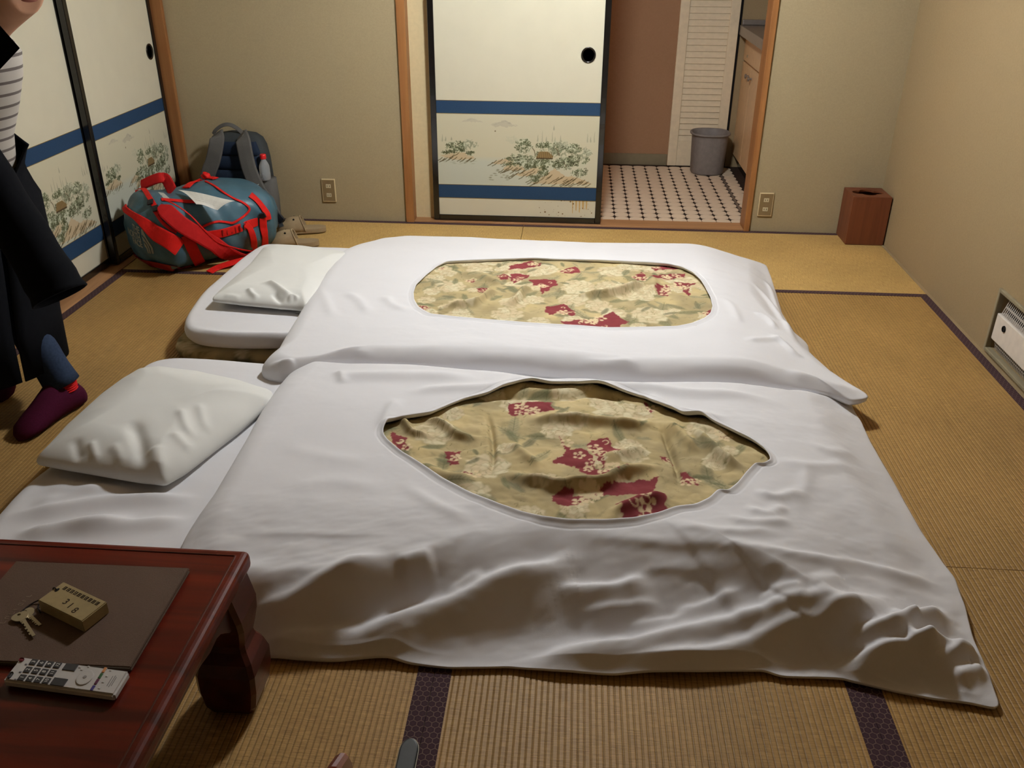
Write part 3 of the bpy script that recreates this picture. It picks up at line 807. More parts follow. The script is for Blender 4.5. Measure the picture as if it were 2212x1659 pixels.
# louvred door
ld = bpy.data.objects.new('door_6', None); COL.objects.link(ld); ld.location = (0.80, KY - .03, 0); ORG['door_6'] = Vector(ld.location); tag(ld, kind='structure')
LX0, LX1, LYF = 0.612, 0.976, KY - .032
box('stile', LX0, LX0 + .058, LYF, KY - .002, .004, 1.92, MT['white_door'], ld, .003)
box('stile', LX1 - .058, LX1, LYF, KY - .002, .004, 1.92, MT['white_door'], ld, .003)
for z0, z1 in ((.004, .165), (1.055, 1.125), (1.86, 1.92)):
    box('rail', LX0 + .058, LX1 - .058, LYF + .003, KY - .002, z0, z1, MT['white_door'], ld, .002)
def slat_bm(z):
    bm = bmesh.new(); y0 = LYF + .004
    P = [(y0 + .003, z - .0185), (y0 + .007, z - .0200), (y0 + .014, z + .0165), (y0 + .010, z + .0180)]
    a = [bm.verts.new((LX0 + .058, y, zz)) for y, zz in P]; b_ = [bm.verts.new((LX1 - .058, y, zz)) for y, zz in P]
    for i in range(4): j = (i + 1) % 4; bm.faces.new((a[i], a[j], b_[j], b_[i]))
    bm.faces.new(a[::-1]); bm.faces.new(b_); bmesh.ops.recalc_face_normals(bm, faces=bm.faces); return bm
s0 = bm_obj('slat', slat_bm(.184), MT['white_door'], ld)
sp_ = 0.0368
for k in range(1, 24):
    c = s0.copy(); COL.objects.link(c); c.parent = ld; c.location = (0, 0, k * sp_)
for k in range(19):
    c = s0.copy(); COL.objects.link(c); c.parent = ld; c.location = (0, 0, 0.962 + k * sp_)
box('backing_panel', LX0 + .05, LX1 - .05, KY - .007, KY - .001, .1, 1.9, MT['white_door'], ld)
tag(box('trim_9', LX1 + .001, LX1 + .015, KY - .02, KY, 0, ZC, MT['dark']), kind='structure')  # near-black strip stands in for the shade in the gap beside the door

# ================================================================== SOFT BEDDING
def soft(name, outer, inner, ztop, m, parent=None, loc=(0, 0, 0), folds=(), noise=None, N_=900, Mr=110, hem=0.006, under=(0.03, 0.02), floorz=0.002, smooth_k=3, edge_keep=.45, seam=None, cen=None):
    """cloth-covered shape. outer rows: x, y, edge z, edge run-up length, edge softness (0 puffy .. 1 gentle)"""
    O = resample(outer, N_); O = np.column_stack([csmooth(O[:, :2], smooth_k), csmooth(O[:, 2:3], smooth_k * 3 + 3), csmooth(O[:, 3:5], N_ / 22)])
    c = np.array(cen) if cen is not None else (O[:, :2].max(0) + O[:, :2].min(0)) / 2
    half = (O[:, :2].max(0) - O[:, :2].min(0)) / 2
    if inner is not None:
        I = csmooth(resample(inner, 1400), 4)
        ti = np.arctan2((I[:, 1] - c[1]) / half[1], (I[:, 0] - c[0]) / half[0]); o = np.argsort(ti); I = I[o]; ti = ti[o]
        to = np.arctan2((O[:, 1] - c[1]) / half[1], (O[:, 0] - c[0]) / half[0])
        tt = np.concatenate([ti - 2 * PI, ti, ti + 2 * PI]); II = np.vstack([I, I, I])
        inn = np.stack([np.interp(to, tt, II[:, k]) for k in (0, 1)], 1)
    else:
        inn = c + (O[:, :2] - c) * 0.004
    s = np.linspace(0, 1, Mr); s = s + 0.06 * np.sin(2 * PI * s) / (2 * PI) * -1 if inner is not None else 1 - (1 - s) ** 1.25
    P = inn[None] * (1 - s[:, None, None]) + O[None, :, :2] * s[:, None, None]
    span = np.linalg.norm(O[:, :2] - inn, axis=1)[None]
    d = (1 - s[:, None]) * span; din = s[:, None] * span
    x, y = P[..., 0], P[..., 1]; zb, L, e = O[None, :, 2], O[None, :, 3], O[None, :, 4]
    t = np.clip(d / L, 0, 1)
    pr = (1 - e) * np.sqrt(1 - (1 - t) ** 2) + e * (t * t * (3 - 2 * t))
    zt = ztop(x, y)
    z = zb + (zt - zb) * pr
    fade = np.clip(edge_keep + d / .05, 0, 1)
    if len(folds):
        st = max(1, Mr // 50); so = 4
        gx, gy, gz = x[::st, ::so], y[::st, ::so], z[::st, ::so]; nr, nc = gx.shape
        ii = np.arange(nr * nc).reshape(nr, nc); jj = np.roll(ii, -1, 1)
        bv = BVHTree.FromPolygons([Vector(q) for q in np.column_stack([gx.ravel(), gy.ravel(), gz.ravel()])], np.stack([ii[:-1].ravel(), jj[:-1].ravel(), jj[1:].ravel(), ii[1:].ravel()], 1).tolist())
        z = z + fold_field(x, y, resolve(folds, bv)) * fade
    if noise is not None: z = z + noise(x, y) * np.clip(.25 + d / .05, 0, 1)
    if inner is not None:
        z = z + hem * np.exp(-(din / .008) ** 2) - .0012 * np.exp(-((din - .020) / .003) ** 2)
    if seam is not None: z = z + seam(x, y)
    z = np.maximum(z, floorz + .004)
    nv = O.shape[0]
    T_ = np.roll(O[:, :2], -2, 0) - np.roll(O[:, :2], 2, 0); T_ /= np.linalg.norm(T_, axis=1)[:, None] + 1e-9
    nrm = np.stack([T_[:, 1], -T_[:, 0]], 1)
    if ((O[:, :2] + nrm * .01 - c) ** 2).sum() < ((O[:, :2] - c) ** 2).sum(): nrm = -nrm
    rings = []
    if inner is not None:
        di = (O[:, :2] - inn); di /= np.linalg.norm(di, axis=1)[:, None]
        rings.append(np.column_stack([inn + di * .012, z[0] - .016]))
        rings.append(np.column_stack([inn + di * .001, z[0] - .006]))
    for k in range(Mr): rings.append(np.column_stack([P[k], z[k]]))
    ez = z[-1]
    rings.append(np.column_stack([O[:, :2] - nrm * .002, np.maximum(ez - under[1] * .35, floorz)]))
    rings.append(np.column_stack([O[:, :2] - nrm * under[0] * .4, np.maximum(ez - under[1] * .8, floorz)]))
    rings.append(np.column_stack([O[:, :2] - nrm * under[0], np.maximum(ez - under[1], floorz)]))
    V = np.vstack(rings); R_ = len(rings); i = np.arange(R_ * nv).reshape(R_, nv); j = np.roll(i, -1, 1)
    F = np.stack([i[:-1].ravel(), j[:-1].ravel(), j[1:].ravel(), i[1:].ravel()], 1)
    # orient upwards
    a, b_, c_ = V[F[len(F) // 2][0]], V[F[len(F) // 2][1]], V[F[len(F) // 2][2]]
    if np.cross(b_ - a, c_ - a)[2] < 0: F = F[:, ::-1]
    ob = from_arr(name, V, F, m, parent, loc, True)
    return ob, (inn, c, half)

def quilt(name, innc, ztop, folds, noise, m, parent, patches, zc, seed, dens=1.0, step=.0026, drop=.018):
    inn, c, half = innc
    th = np.arctan2((inn[:, 1] - c[1]) / half[1], (inn[:, 0] - c[0]) / half[0]); rr = np.hypot((inn[:, 1] - c[1]) / half[1], (inn[:, 0] - c[0]) / half[0])
    o = np.argsort(th); th = th[o]; rr = rr[o]; tt = np.concatenate([th - 2 * PI, th, th + 2 * PI]); r3 = np.concatenate([rr, rr, rr])
    x0, x1, y0, y1 = inn[:, 0].min() - .04, inn[:, 0].max() + .04, inn[:, 1].min() - .04, inn[:, 1].max() + .04
    xs = np.arange(x0, x1, step); ys = np.arange(y0, y1, step); X, Y = np.meshgrid(xs, ys)
    T_ = np.arctan2((Y - c[1]) / half[1], (X - c[0]) / half[0]); R_ = np.hypot((Y - c[1]) / half[1], (X - c[0]) / half[0])
    ok = R_ < np.interp(T_, tt, r3) + .035
    Z = ztop(X, Y) - drop + noise(X, Y) + fold_field(X, Y, resolve(folds))
    Hm = y1 - y0; asp = (x1 - x0) / Hm
    PT = [[((at(a, b_, zc).x - x0) / Hm, (at(a, b_, zc).y - y0) / Hm) for a, b_ in P] for P in patches]
    cv = floral(asp, int(asp * 560), 560, PT, seed, 1 / Hm, dens)
    col = to_lin(cv.sample(((X - x0) / Hm).ravel(), ((Y - y0) / Hm).ravel()))
    V = np.column_stack([X.ravel(), Y.ravel(), Z.ravel()])
    i = np.arange(X.size).reshape(X.shape); f_ok = ok[:-1, :-1] & ok[1:, :-1] & ok[:-1, 1:] & ok[1:, 1:]
    F = np.stack([i[:-1, :-1][f_ok], i[:-1, 1:][f_ok], i[1:, 1:][f_ok], i[1:, :-1][f_ok]], 1)
    used = np.unique(F); rm = np.full(X.size, -1); rm[used] = np.arange(len(used))
    return from_arr(name, V[used], rm[F], m, parent, smooth=True, colors=col[used])

def op(px, py, z, L=.06, e=0.0): p = at(px, py, z); return (p.x, p.y, z, L, e)
def ow(x, y, z, L=.06, e=0.0): return (x, y, z, L, e)
def hp(pix, z): return [tuple(at(a, b_, z)[:2]) for a, b_ in pix]
def sstep(a, b_, x): t = np.clip((x - a) / (b_ - a), 0, 1); return t * t * (3 - 2 * t)

# ---- near mattress (white sheet over the pad)
nm_out = [ow(-1.395, 1.50, .03), op(0, 1131, .06, .05), op(55, 1060, .075, .05), op(105, 1018, .085, .05), op(200, 935, .085, .05), op(275, 845, .085), op(306, 800, .085), op(330, 783, .09), op(360, 777, .095, .04),
          op(470, 781, .095), op(595, 792, .095), ow(-.3, 2.52, .08), ow(.56, 2.46, .06), ow(.56, 1.72, .04), ow(-.3, 1.68, .04), ow(-.66, 1.62, .05), ow(-.80, 1.48, .05), ow(-1.33, 1.46, .03)]
nm_f = [F_([(0, 1118), (110, 1106), (230, 1086), (330, 1078), (436, 1078)], .11, 0.0190, .02, .03), F_([(20, 1160), (100, 1150), (190, 1135), (300, 1118)], .1, 0.0228, .02, .03),
        F_([(120, 1150), (240, 1140), (350, 1128), (420, 1128)], .11, 0.0152, .02, .03), F_([(90, 1045), (190, 1060), (300, 1062)], .11, 0.0114, .03, .03), F_([(60, 1090), (150, 1080), (250, 1050)], .11, 0.0114, .03, .03)]
nmat_o, _ = soft('mattress', nm_out, None, lambda x, y: .112 + .004 * fbm(x * 2, y * 2, 3), MT['cover'], None, (-.4, 2.0, 0), nm_f,
                 lambda x, y: .0035 * fbm(x * 7, y * 9, 5), N_=700, Mr=90, under=(.02, .09), smooth_k=5)
tag(nmat_o, 'white sheeted floor mattress under the nearer pillow, beside the low table', 'mattress', 'white floor mattresses')

# ---- far mattresses
fl_out = [ow(-1.42, 2.80, .03), op(372, 742, .03), ow(-1.40, 3.3, .03), ow(-1.39, 3.74, .03), ow(.58, 3.74, .03), ow(.60, 2.80, .03), ow(-1.38, 2.775, .03)]
def fl_paint():
    c = floral(2.0, 700, 350, [], 21, 1.0, 1.5); return c
LO, _ = soft('floral_mattress', fl_out, None, lambda x, y: .058 + 0 * x, MT['floral'], None, (-.4, 3.3, 0), (), lambda x, y: .006 * fbm(x * 9, y * 9, 4), N_=500, Mr=50, under=(.02, .028), smooth_k=5)
me = LO.data; co = np.zeros(len(me.vertices) * 3, dtype=np.float32); me.vertices.foreach_get('co', co); co = co.reshape(-1, 3)
cv = floral(4.0, 1600, 400, [[(.3 + i * .31, .1), (.42 + i * .31, .05), (.5 + i * .31, .16), (.38 + i * .31, .22)] for i in range(12)], 11, 1 / .6)
uu = (co[:, 0] + 1.1) / .6; vv = np.mod((co[:, 1] + 1.0) / .6 + (co[:, 2]) / .6, 1.0) * .98
cc = np.ones((len(co), 4), dtype=np.float32); cc[:, :3] = to_lin(cv.sample(np.mod(uu, 3.95), vv)) * .9
a_ = me.attributes.new('paint', 'FLOAT_COLOR', 'POINT'); a_.data.foreach_set('color', cc.ravel())
tag(LO, 'floral khaki and red floor mattress, lowest layer of the farther bed', 'mattress')
fm_out = [op(405, 742, .075), op(396, 722, .085), op(398, 700, .095), op(420, 668, .095), op(440, 640, .095), op(455, 628, .095), op(520, 570, .095), op(568, 536, .095), ow(-1.28, 3.74, .095),
          ow(.56, 3.74, .08), ow(.58, 2.82, .08), ow(-.9, 2.81, .08), op(600, 752, .075), op(500, 752, .075), op(440, 748, .075)]
fm_out = [(a, b_, c + .010, .030, e) for a, b_, c, d_, e in fm_out]
fm_f = [F_([(410, 712), (470, 722), (560, 728), (640, 730)], .12, .006, .02, .02)]
fm, _ = soft('mattress', fm_out, None, lambda x, y: .126 + .003 * fbm(x * 2, y * 2, 8), MT['cover'], None, (-.4, 3.3, .06), fm_f, lambda x, y: .002 * fbm(x * 7, y * 9, 6), N_=600, Mr=80, under=(.03, .028), floorz=.05, smooth_k=5)
tag(fm, 'white sheeted floor mattress lying on the floral one, under the farther pillow', 'mattress', 'white floor mattresses')

# ---- near duvet
dv1 = thing('duvet', 'crumpled white covered duvet nearest the low table, eye-shaped floral opening', 'duvet', (.04, 2.0, 0), 'duvets on the two beds')
no = [op(636, 806, .10, .10), op(612, 826, .13, .07), op(590, 856, .135, .06), op(560, 902, .135, .06), op(535, 950, .135, .06), op(500, 1010, .135, .06), op(460, 1078, .13, .06), op(412, 1145, .125, .06), op(396, 1172, .12, .06),
      ow(-.872, 1.48, .10, .07), ow(-.85, 1.42, .03, .12, .4), ow(-.76, 1.395, .014, .16, .6), op(545, 1420, .012, .24, .9), op(640, 1425, .012, .32, 1), op(730, 1428, .012, .34, 1), op(800, 1424, .012, .34, 1), op(840, 1423, .012, .34, 1), op(880, 1433, .012, .34, 1),
      op(970, 1442, .012, .34, 1), op(1100, 1440, .012, .34, 1), op(1200, 1452, .012, .34, 1), op(1330, 1460, .012, .34, 1), op(1400, 1457, .012, .34, 1), op(1500, 1457, .012, .34, 1), op(1650, 1450, .012, .34, 1), op(1690, 1461, .012, .44, 1), op(1823, 1466, .012, .44, 1), op(1840, 1474, .012, .44, 1),
      op(1907, 1486, .012, .44, 1), op(2014, 1508, .012, .44, 1), op(2095, 1519, .012, .44, 1), op(2150, 1531, .012, .12, .9), op(2161, 1528, .012, .10, .9), op(2153, 1508, .012, .10, .9), op(2130, 1440, .02, .14, .9), op(2102, 1380, .02, .16, .9), op(2085, 1310, .025, .16, .9), op(2070, 1272, .03, .16, .9), op(2065, 1250, .035, .14, .9),
      op(2040, 1220, .035, .16, .3), op(1992, 1154, .03, .18, .4), op(1962, 1100, .03, .2, .5), op(1933, 1048, .03, .2, .5), op(1905, 1000, .03, .2, .5), op(1880, 955, .03, .2, .5), op(1862, 915, .03, .2, .5), op(1845, 888, .035, .2, .5), op(1836, 866, .04, .12, .4), op(1815, 856, .05, .14, .5),
      ow(.86, 2.60, .045, .26, .8), ow(.3, 2.635, .045, .26, .8), ow(-.3, 2.635, .05, .24, .8), ow(-.6, 2.60, .06, .2, .7), ow(-.80, 2.55, .07, .14, .5)]
nh = [(829, 938), (838, 925), (862, 914), (900, 908), (935, 903), (975, 885), (1010, 873), (1055, 862), (1095, 846), (1128, 834), (1152, 831), (1190, 838), (1235, 836), (1290, 841), (1340, 855), (1390, 869), (1430, 890), (1470, 906), (1510, 908), (1545, 925), (1580, 942), (1620, 960), (1648, 978), (1660, 993),
      (1662, 1006), (1645, 1016), (1630, 1014), (1612, 1032), (1590, 1060), (1570, 1076), (1550, 1072), (1530, 1090), (1500, 1104), (1460, 1108), (1420, 1122), (1370, 1133), (1300, 1137), (1230, 1137), (1170, 1130), (1120, 1118), (1070, 1100), (1020, 1080), (960, 1048), (910, 1015), (870, 990), (840, 965), (829, 950)]
def nz(x, y):
    base = .170 + .006 * fbm(x * 1.7, y * 2.2, 12, 2)
    base = base - .075 * sstep(.45, .95, x)
    base = base - .030 * sstep(1.75, 1.45, y) - .030 * sstep(.45, .8, x) * sstep(2.0, 1.6, y)
    return base
n_f = [F_([(527, 1352), (621, 1320), (701, 1276), (764, 1232), (843, 1206)], [.05, .08, .11, .13, .15], .024, .022, .045),
       F_([(690, 1416), (811, 1383), (906, 1351), (1001, 1322), (1100, 1272), (1186, 1249), (1240, 1224), (1290, 1226)], [.03, .05, .07, .09, .12, .13, .15, .15], .044, .024, .055),
       F_([(545, 1408), (621, 1395), (701, 1385), (792, 1370)], .03, .016, .018, .03),
       F_([(852, 1231), (900, 1216), (944, 1206)], .14, .014, .018, .035),
       F_([(1090, 1448), (1240, 1422), (1366, 1412), (1493, 1386), (1620, 1353), (1736, 1323), (1830, 1302), (1866, 1288), (1893, 1288)], [.02, .04, .05, .06, .08, .09, .1, .1, .1], .038, .022, .042),
       F_([(1287, 1457), (1398, 1448), (1525, 1436), (1620, 1416), (1708, 1384), (1763, 1372), (1817, 1331), (1850, 1311), (1925, 1303), (1985, 1314)], [.02, .025, .03, .04, .05, .06, .07, .08, .08, .08], .030, .020, .040),
       F_([(1195, 1304), (1271, 1292), (1319, 1291), (1360, 1279), (1414, 1250)], [.1, .1, .11, .12, .14], .026, .016, .045),
       F_([(1446, 1337), (1509, 1324), (1572, 1298), (1620, 1289)], .1, .014, .014, .03), F_([(1635, 1318), (1683, 1291), (1750, 1282)], .1, .014, .014, .03),
       F_([(1240, 1345), (1350, 1330), (1440, 1310)], .1, .010, .012, .03), F_([(1350, 1372), (1440, 1352), (1500, 1338)], .09, .010, .012, .03), F_([(960, 1295), (1010, 1262), (1050, 1240)], .13, .007, .012, .02),
       F_([(1815, 1420), (1871, 1390), (1925, 1368), (1993, 1352), (2060, 1332)], .06, .046, .016, .036), F_([(1806, 1460), (1871, 1442), (1925, 1431), (1980, 1415), (2035, 1392)], .035, .036, .015, .03),
       F_([(1970, 1430), (2034, 1417), (2088, 1417), (2135, 1427)], .04, .030, .015, .03), F_([(1990, 1472), (2048, 1442), (2085, 1412)], .03, .024, .013, .025), F_([(2050, 1486), (2100, 1462), (2135, 1436)], .03, .020, .013, .02),
       F_([(1752, 1268), (1790, 1252), (1830, 1255)], .12, .010, .02, .03), F_([(1925, 1320), (1950, 1345), (1975, 1352)], .07, .012, .015, .02), F_([(1945, 1390), (1980, 1404), (2000, 1402)], .05, .012, .015, .02),
       F_([(1600, 1184), (1708, 1200), (1790, 1211), (1860, 1219), (1953, 1246), (2007, 1260), (2066, 1284)], .12, .009, .014, .020),
       F_([(1240, 1151), (1335, 1166), (1525, 1175), (1651, 1188), (1750, 1204)], .15, .006, .02, .014), F_([(1382, 1229), (1493, 1232), (1572, 1239)], .14, .005, .02, .012),
       F_([(500, 1150), (640, 1152), (770, 1155), (860, 1150)], .15, .003, .02, .010), F_([(690, 810), (800, 812), (920, 812), (1050, 820)], .13, .014, .03, .03),
       F_([(868, 852), (900, 846), (957, 840), (1065, 835), (1126, 829)], .14, .011, .022, .024), F_([(827, 934), (838, 897), (862, 859)], .16, .011, .02, .02), F_([(730, 800), (738, 815), (742, 830)], .14, .008, .015, .015),
       F_([(1150, 822), (1300, 830), (1395, 838), (1490, 850), (1585, 853), (1711, 878)], .12, .015, .024, .028), F_([(1380, 852), (1411, 860), (1458, 885), (1585, 908)], .14, .012, .02, .02),
       F_([(1672, 1000), (1760, 1008), (1850, 1012)], .13, .006, .02, .02), F_([(1620, 1060), (1680, 1075), (1730, 1060)], .14, .009, .016, .016), F_([(1600, 1095), (1660, 1110), (1700, 1090)], .14, .008, .016, .016),
       F_([(1560, 1110), (1620, 1130), (1720, 1128)], .14, .008, .016, .016), F_([(1450, 1130), (1560, 1150), (1700, 1152)], .14, .007, .016, .016), F_([(1740, 950), (1790, 975), (1850, 985)], .12, .006, .02, .02), F_([(1700, 1100), (1735, 1060), (1745, 1000)], .13, .006, .02, .02),
       F_([(860, 1040), (940, 1090), (1040, 1130)], .15, .005, .02, .02), F_([(600, 960), (700, 985), (820, 1000)], .16, .004, .03, .03), F_([(600, 1060), (720, 1040), (830, 1060)], .16, .004, .03, .03)]
def n_noise(x, y):
    k = sstep(1.9, 1.5, y) + .5 * sstep(.35, .7, x) + .10
    xr = x * .94 + y * .34; yr = -x * .34 + y * .94
    return .010 * k * fbm(xr * 5.0, yr * 11, 31, 4) + .0040 * fbm(x * 5, y * 6, 36, 3) + .0008 * fbm(x * 20, y * 22, 37, 3)
co_, inn1 = soft('cover', no, hp(nh, .155), nz, MT['cover'], dv1, folds=n_f, noise=n_noise, N_=1300, Mr=200, hem=.007, smooth_k=2, cen=(.03, 2.05))
tag(co_, 'white cotton cover with an open centre')
npatch = [[(735, 150), (960, 140), (975, 185), (900, 200), (850, 215), (740, 215)], [(110, 300), (190, 345), (205, 400), (150, 410), (115, 370)], [(395, 405), (480, 405), (480, 440), (460, 480), (420, 480)], [(480, 510), (560, 530), (480, 530)],
          [(1015, 335), (1060, 400), (1120, 400), (1180, 440), (1200, 500), (1230, 520), (1360, 510), (1350, 545), (1290, 570), (1220, 590), (1150, 590), (1140, 540), (1080, 490), (965, 470), (1030, 430)],
          [(1180, 350), (1250, 350), (1320, 430), (1230, 430), (1250, 510), (1190, 430), (1150, 390)], [(965, 640), (1080, 620), (1090, 650), (1200, 640), (1320, 600), (1530, 555), (1500, 630), (1400, 650), (1200, 660), (1130, 690), (1040, 710), (980, 690)],
          [(1300, 710), (1350, 690), (1480, 670), (1560, 650), (1580, 730), (1500, 780), (1350, 790), (1320, 740)], [(1645, 515), (1740, 570), (1735, 595), (1660, 590)], [(1540, 430), (1600, 440), (1590, 460), (1550, 455)], [(1845, 310), (1920, 345), (1870, 340)], [(1450, 150), (1510, 185), (1480, 205)]]
npatch = [[(800 + a / 2.458, 810 + b_ / 2.458) for a, b_ in P] for P in npatch]
nq_f = [F_([(850, 916), (873, 921), (894, 944), (942, 950)], .145, 0.0216, .012, .012), F_([(914, 908), (963, 928), (991, 948), (1044, 952)], .145, 0.0243, .014, .014),
        F_([(1121, 906), (1207, 913), (1247, 913), (1329, 925), (1378, 927), (1422, 911)], .15, 0.0297, .020, .016), F_([(1060, 1034), (1105, 1033), (1154, 1047), (1207, 1059), (1247, 1055), (1304, 1055), (1345, 1034), (1451, 1005)], .15, 0.0351, .022, .018),
        F_([(1488, 925), (1532, 973), (1573, 1005), (1614, 1028)], .145, 0.0297, .018, .018), F_([(1435, 916), (1471, 948), (1512, 985)], .145, 0.0216, .018, .018), F_([(1309, 1127), (1370, 1097), (1451, 1075)], .15, 0.0243, .016, .02),
        F_([(1101, 956), (1146, 997), (1174, 1013)], .15, 0.0135, .014, .014), F_([(1030, 872), (1090, 862), (1160, 858), (1225, 864), (1290, 858), (1380, 884)], .14, -0.0216, .02, .02), F_([(1050, 890), (1062, 930), (1066, 990), (1058, 1034)], .15, -0.0162, .008, .008),
        F_([(1425, 915), (1445, 960), (1462, 1010), (1468, 1060)], .15, -0.0189, .009, .009), F_([(900, 1000), (960, 1030), (1040, 1040)], .15, 0.0162, .02, .02), F_([(1290, 1000), (1330, 990), (1400, 970)], .15, 0.0135, .02, .02)]
q1 = quilt('floral_quilt', inn1, nz, nq_f, lambda x, y: .014 * fbm(x * 6, y * 8, 41, 3) + .011 * np.abs(fbm(x * 11, y * 15, 43, 3)) + .0018 * fbm(x * 45, y * 45, 47, 2), MT['floral'], dv1, npatch, .15, 5, 1.0, drop=.020)
tag(q1, 'crinkled khaki quilt printed with cream flowers and dark red patches')

# ---- far duvet
dv2 = thing('duvet', 'smooth white covered duvet nearest the back wall, long rounded floral opening', 'duvet', (-.03, 3.25, 0), 'duvets on the two beds')
fo = [op(563, 808, .122, .12, .5), op(576, 786, .135, .10, .4), op(600, 760, .150, .07, .2), op(640, 692, .16, .05), op(672, 640, .16, .05), op(700, 596, .16, .05), op(728, 558, .155, .06), op(744, 545, .155, .06), op(768, 533, .15, .06),
      ow(-.885, 3.80, .10, .08), ow(-.80, 3.86, .06, .10, .1), ow(-.5, 3.90, .03, .12, .1), ow(0, 3.90, .02, .14, .1), ow(.4, 3.90, .02, .14, .1), ow(.66, 3.90, .02, .14, .2), op(1640, 570, .05, .12, .3), op(1656, 573, .055, .10, .3), op(1667, 602, .045, .14, .4), op(1690, 680, .035, .18, .5), op(1720, 728, .03, .18, .5), op(1746, 750, .03, .12, .3), op(1749, 768, .03, .10, .3),
      op(1765, 784, .035, .14, .4), op(1785, 800, .045, .14, .5), op(1812, 824, .06, .12, .5), op(1850, 838, .085, .06, .3), op(1872, 850, .09, .05, .2), op(1878, 858, .09, .05, .2), op(1868, 863, .088, .05, .2), op(1840, 868, .085, .07, .2), op(1800, 856, .085, .09, .1), op(1740, 842, .095, .09, .1), op(1640, 838, .10, .08), op(1500, 836, .105, .07),
      op(1400, 836, .11, .06), op(1300, 824, .115, .06), op(1200, 812, .115, .06), op(1130, 806, .115, .06), op(1050, 801, .12, .06), op(900, 799, .12, .06), op(760, 796, .12, .06), op(700, 806, .125, .06), op(650, 815, .125, .07, .2), op(600, 821, .123, .10, .4), op(575, 817, .120, .12, .5)]
fh = [(894, 640), (900, 622), (920, 603), (945, 583), (965, 573), (1000, 571), (1080, 568), (1150, 566), (1220, 569), (1300, 571), (1400, 575), (1440, 578), (1470, 584), (1495, 596), (1512, 612), (1522, 628), (1533, 650), (1538, 670), (1534, 685), (1520, 697), (1495, 708), (1460, 715), (1400, 717), (1320, 717), (1240, 713),
      (1150, 708), (1060, 701), (980, 694), (930, 688), (905, 674), (895, 656)]
def fz(x, y):
    return .185 + .004 * fbm(x * 1.7, y * 2.2, 52, 2) - .085 * sstep(.50, .92, x) - .02 * sstep(3.5, 3.85, y)
f_f = [F_([(692, 786), (746, 775), (784, 775), (838, 788), (903, 794)], .16, .010, .02, .02), F_([(780, 775), (830, 786), (880, 792), (940, 797)], .15, .010, .01, .014), F_([(827, 637), (852, 661), (890, 672)], .18, .008, .02, .02), F_([(745, 630), (775, 650), (800, 680)], .18, .007, .02, .02),
       F_([(1237, 800), (1302, 798), (1353, 789), (1389, 806)], .15, .014, .02, .02), F_([(1000, 778), (1080, 785), (1180, 780)], .16, .007, .02, .02), F_([(1613, 600), (1650, 640), (1679, 680), (1722, 745)], .10, .018, .018, .018),
       F_([(1606, 737), (1660, 733), (1697, 737)], .1, .008, .016, .016), F_([(1624, 672), (1657, 690), (1679, 715)], .1, .012, .014, .014), F_([(1660, 720), (1690, 742), (1715, 765), (1740, 775)], .08, .012, .014, .014), F_([(1650, 600), (1670, 640), (1690, 690)], .07, .010, .014, .014),
       F_([(1690, 800), (1760, 822), (1830, 846), (1860, 852)], .09, .014, .02, .02), F_([(1450, 800), (1560, 806), (1680, 820)], .13, .006, .02, .02), F_([(690, 620), (705, 650), (720, 690)], .18, .005, .02, .02), F_([(575, 800), (600, 790), (640, 800)], .15, .010, .012, .012),
       F_([(600, 800), (618, 790), (640, 786)], .15, .010, .010, .010), F_([(860, 760), (1000, 740), (1150, 745)], .18, .004, .04, .03), F_([(1550, 640), (1580, 660), (1600, 700)], .13, .006, .02, .02)]
cf_, inn2 = soft('cover', fo, hp(fh, .17), fz, MT['cover'], dv2, folds=f_f, noise=lambda x, y: .0040 * fbm(x * 4, y * 6, 61, 3) * (1 + 1.5 * sstep(.4, .8, x)) + .0008 * fbm(x * 18, y * 24, 67, 3), N_=1200, Mr=150, hem=.004, smooth_k=2, under=(.05, .035), cen=(-.03, 3.2))
tag(cf_, 'white cotton cover with an open centre')
fpatch = [[(735, 120), (890, 85), (900, 110), (950, 95), (950, 115), (880, 130), (740, 145)], [(1065, 155), (1180, 120), (1210, 165), (1100, 170)], [(655, 185), (700, 165), (760, 205), (680, 210)], [(735, 165), (880, 170), (870, 185), (800, 220), (760, 230)], [(870, 210), (1040, 210), (1065, 240), (1000, 280), (960, 320), (940, 270), (900, 250)],
          [(520, 265), (600, 265), (600, 295), (540, 290)], [(975, 390), (1110, 370), (1180, 430), (1170, 455), (1090, 440), (1000, 455), (965, 430)], [(1085, 490), (1180, 480), (1300, 470), (1420, 420), (1530, 490), (1430, 530), (1300, 520), (1100, 510)], [(1550, 200), (1630, 155), (1640, 215), (1580, 215)], [(1660, 180), (1900, 160), (1910, 180), (1800, 200), (1680, 200)],
          [(1710, 250), (1800, 240), (1810, 270), (1780, 320), (1720, 300)], [(1815, 225), (1975, 225), (1930, 250), (1925, 320), (1890, 290), (1890, 255)], [(1685, 115), (1850, 105), (1860, 130), (1700, 140)], [(2010, 440), (2080, 400), (2080, 460)], [(130, 375), (210, 395), (160, 425)], [(265, 135), (300, 125), (300, 150)], [(445, 215), (510, 200), (510, 225)]]
fpatch = [[(860 + a / 3.072, 540 + b_ / 3.072) for a, b_ in P] for P in fpatch]
fq_f = [F_([(941, 670), (990, 670), (1029, 664), (1062, 644), (1094, 639)], .165, 0.0297, .02, .014), F_([(1085, 675), (1114, 660), (1133, 638), (1160, 631)], .165, 0.0270, .018, .014), F_([(1228, 647), (1283, 652), (1332, 644), (1368, 631), (1407, 616)], .165, 0.0351, .022, .016),
        F_([(1029, 602), (1062, 612), (1085, 622)], .165, 0.0162, .016, .016), F_([(1400, 600), (1412, 620), (1400, 640)], .165, 0.0162, .02, .02), F_([(950, 590), (990, 600), (1060, 595)], .165, 0.0135, .02, .02)]
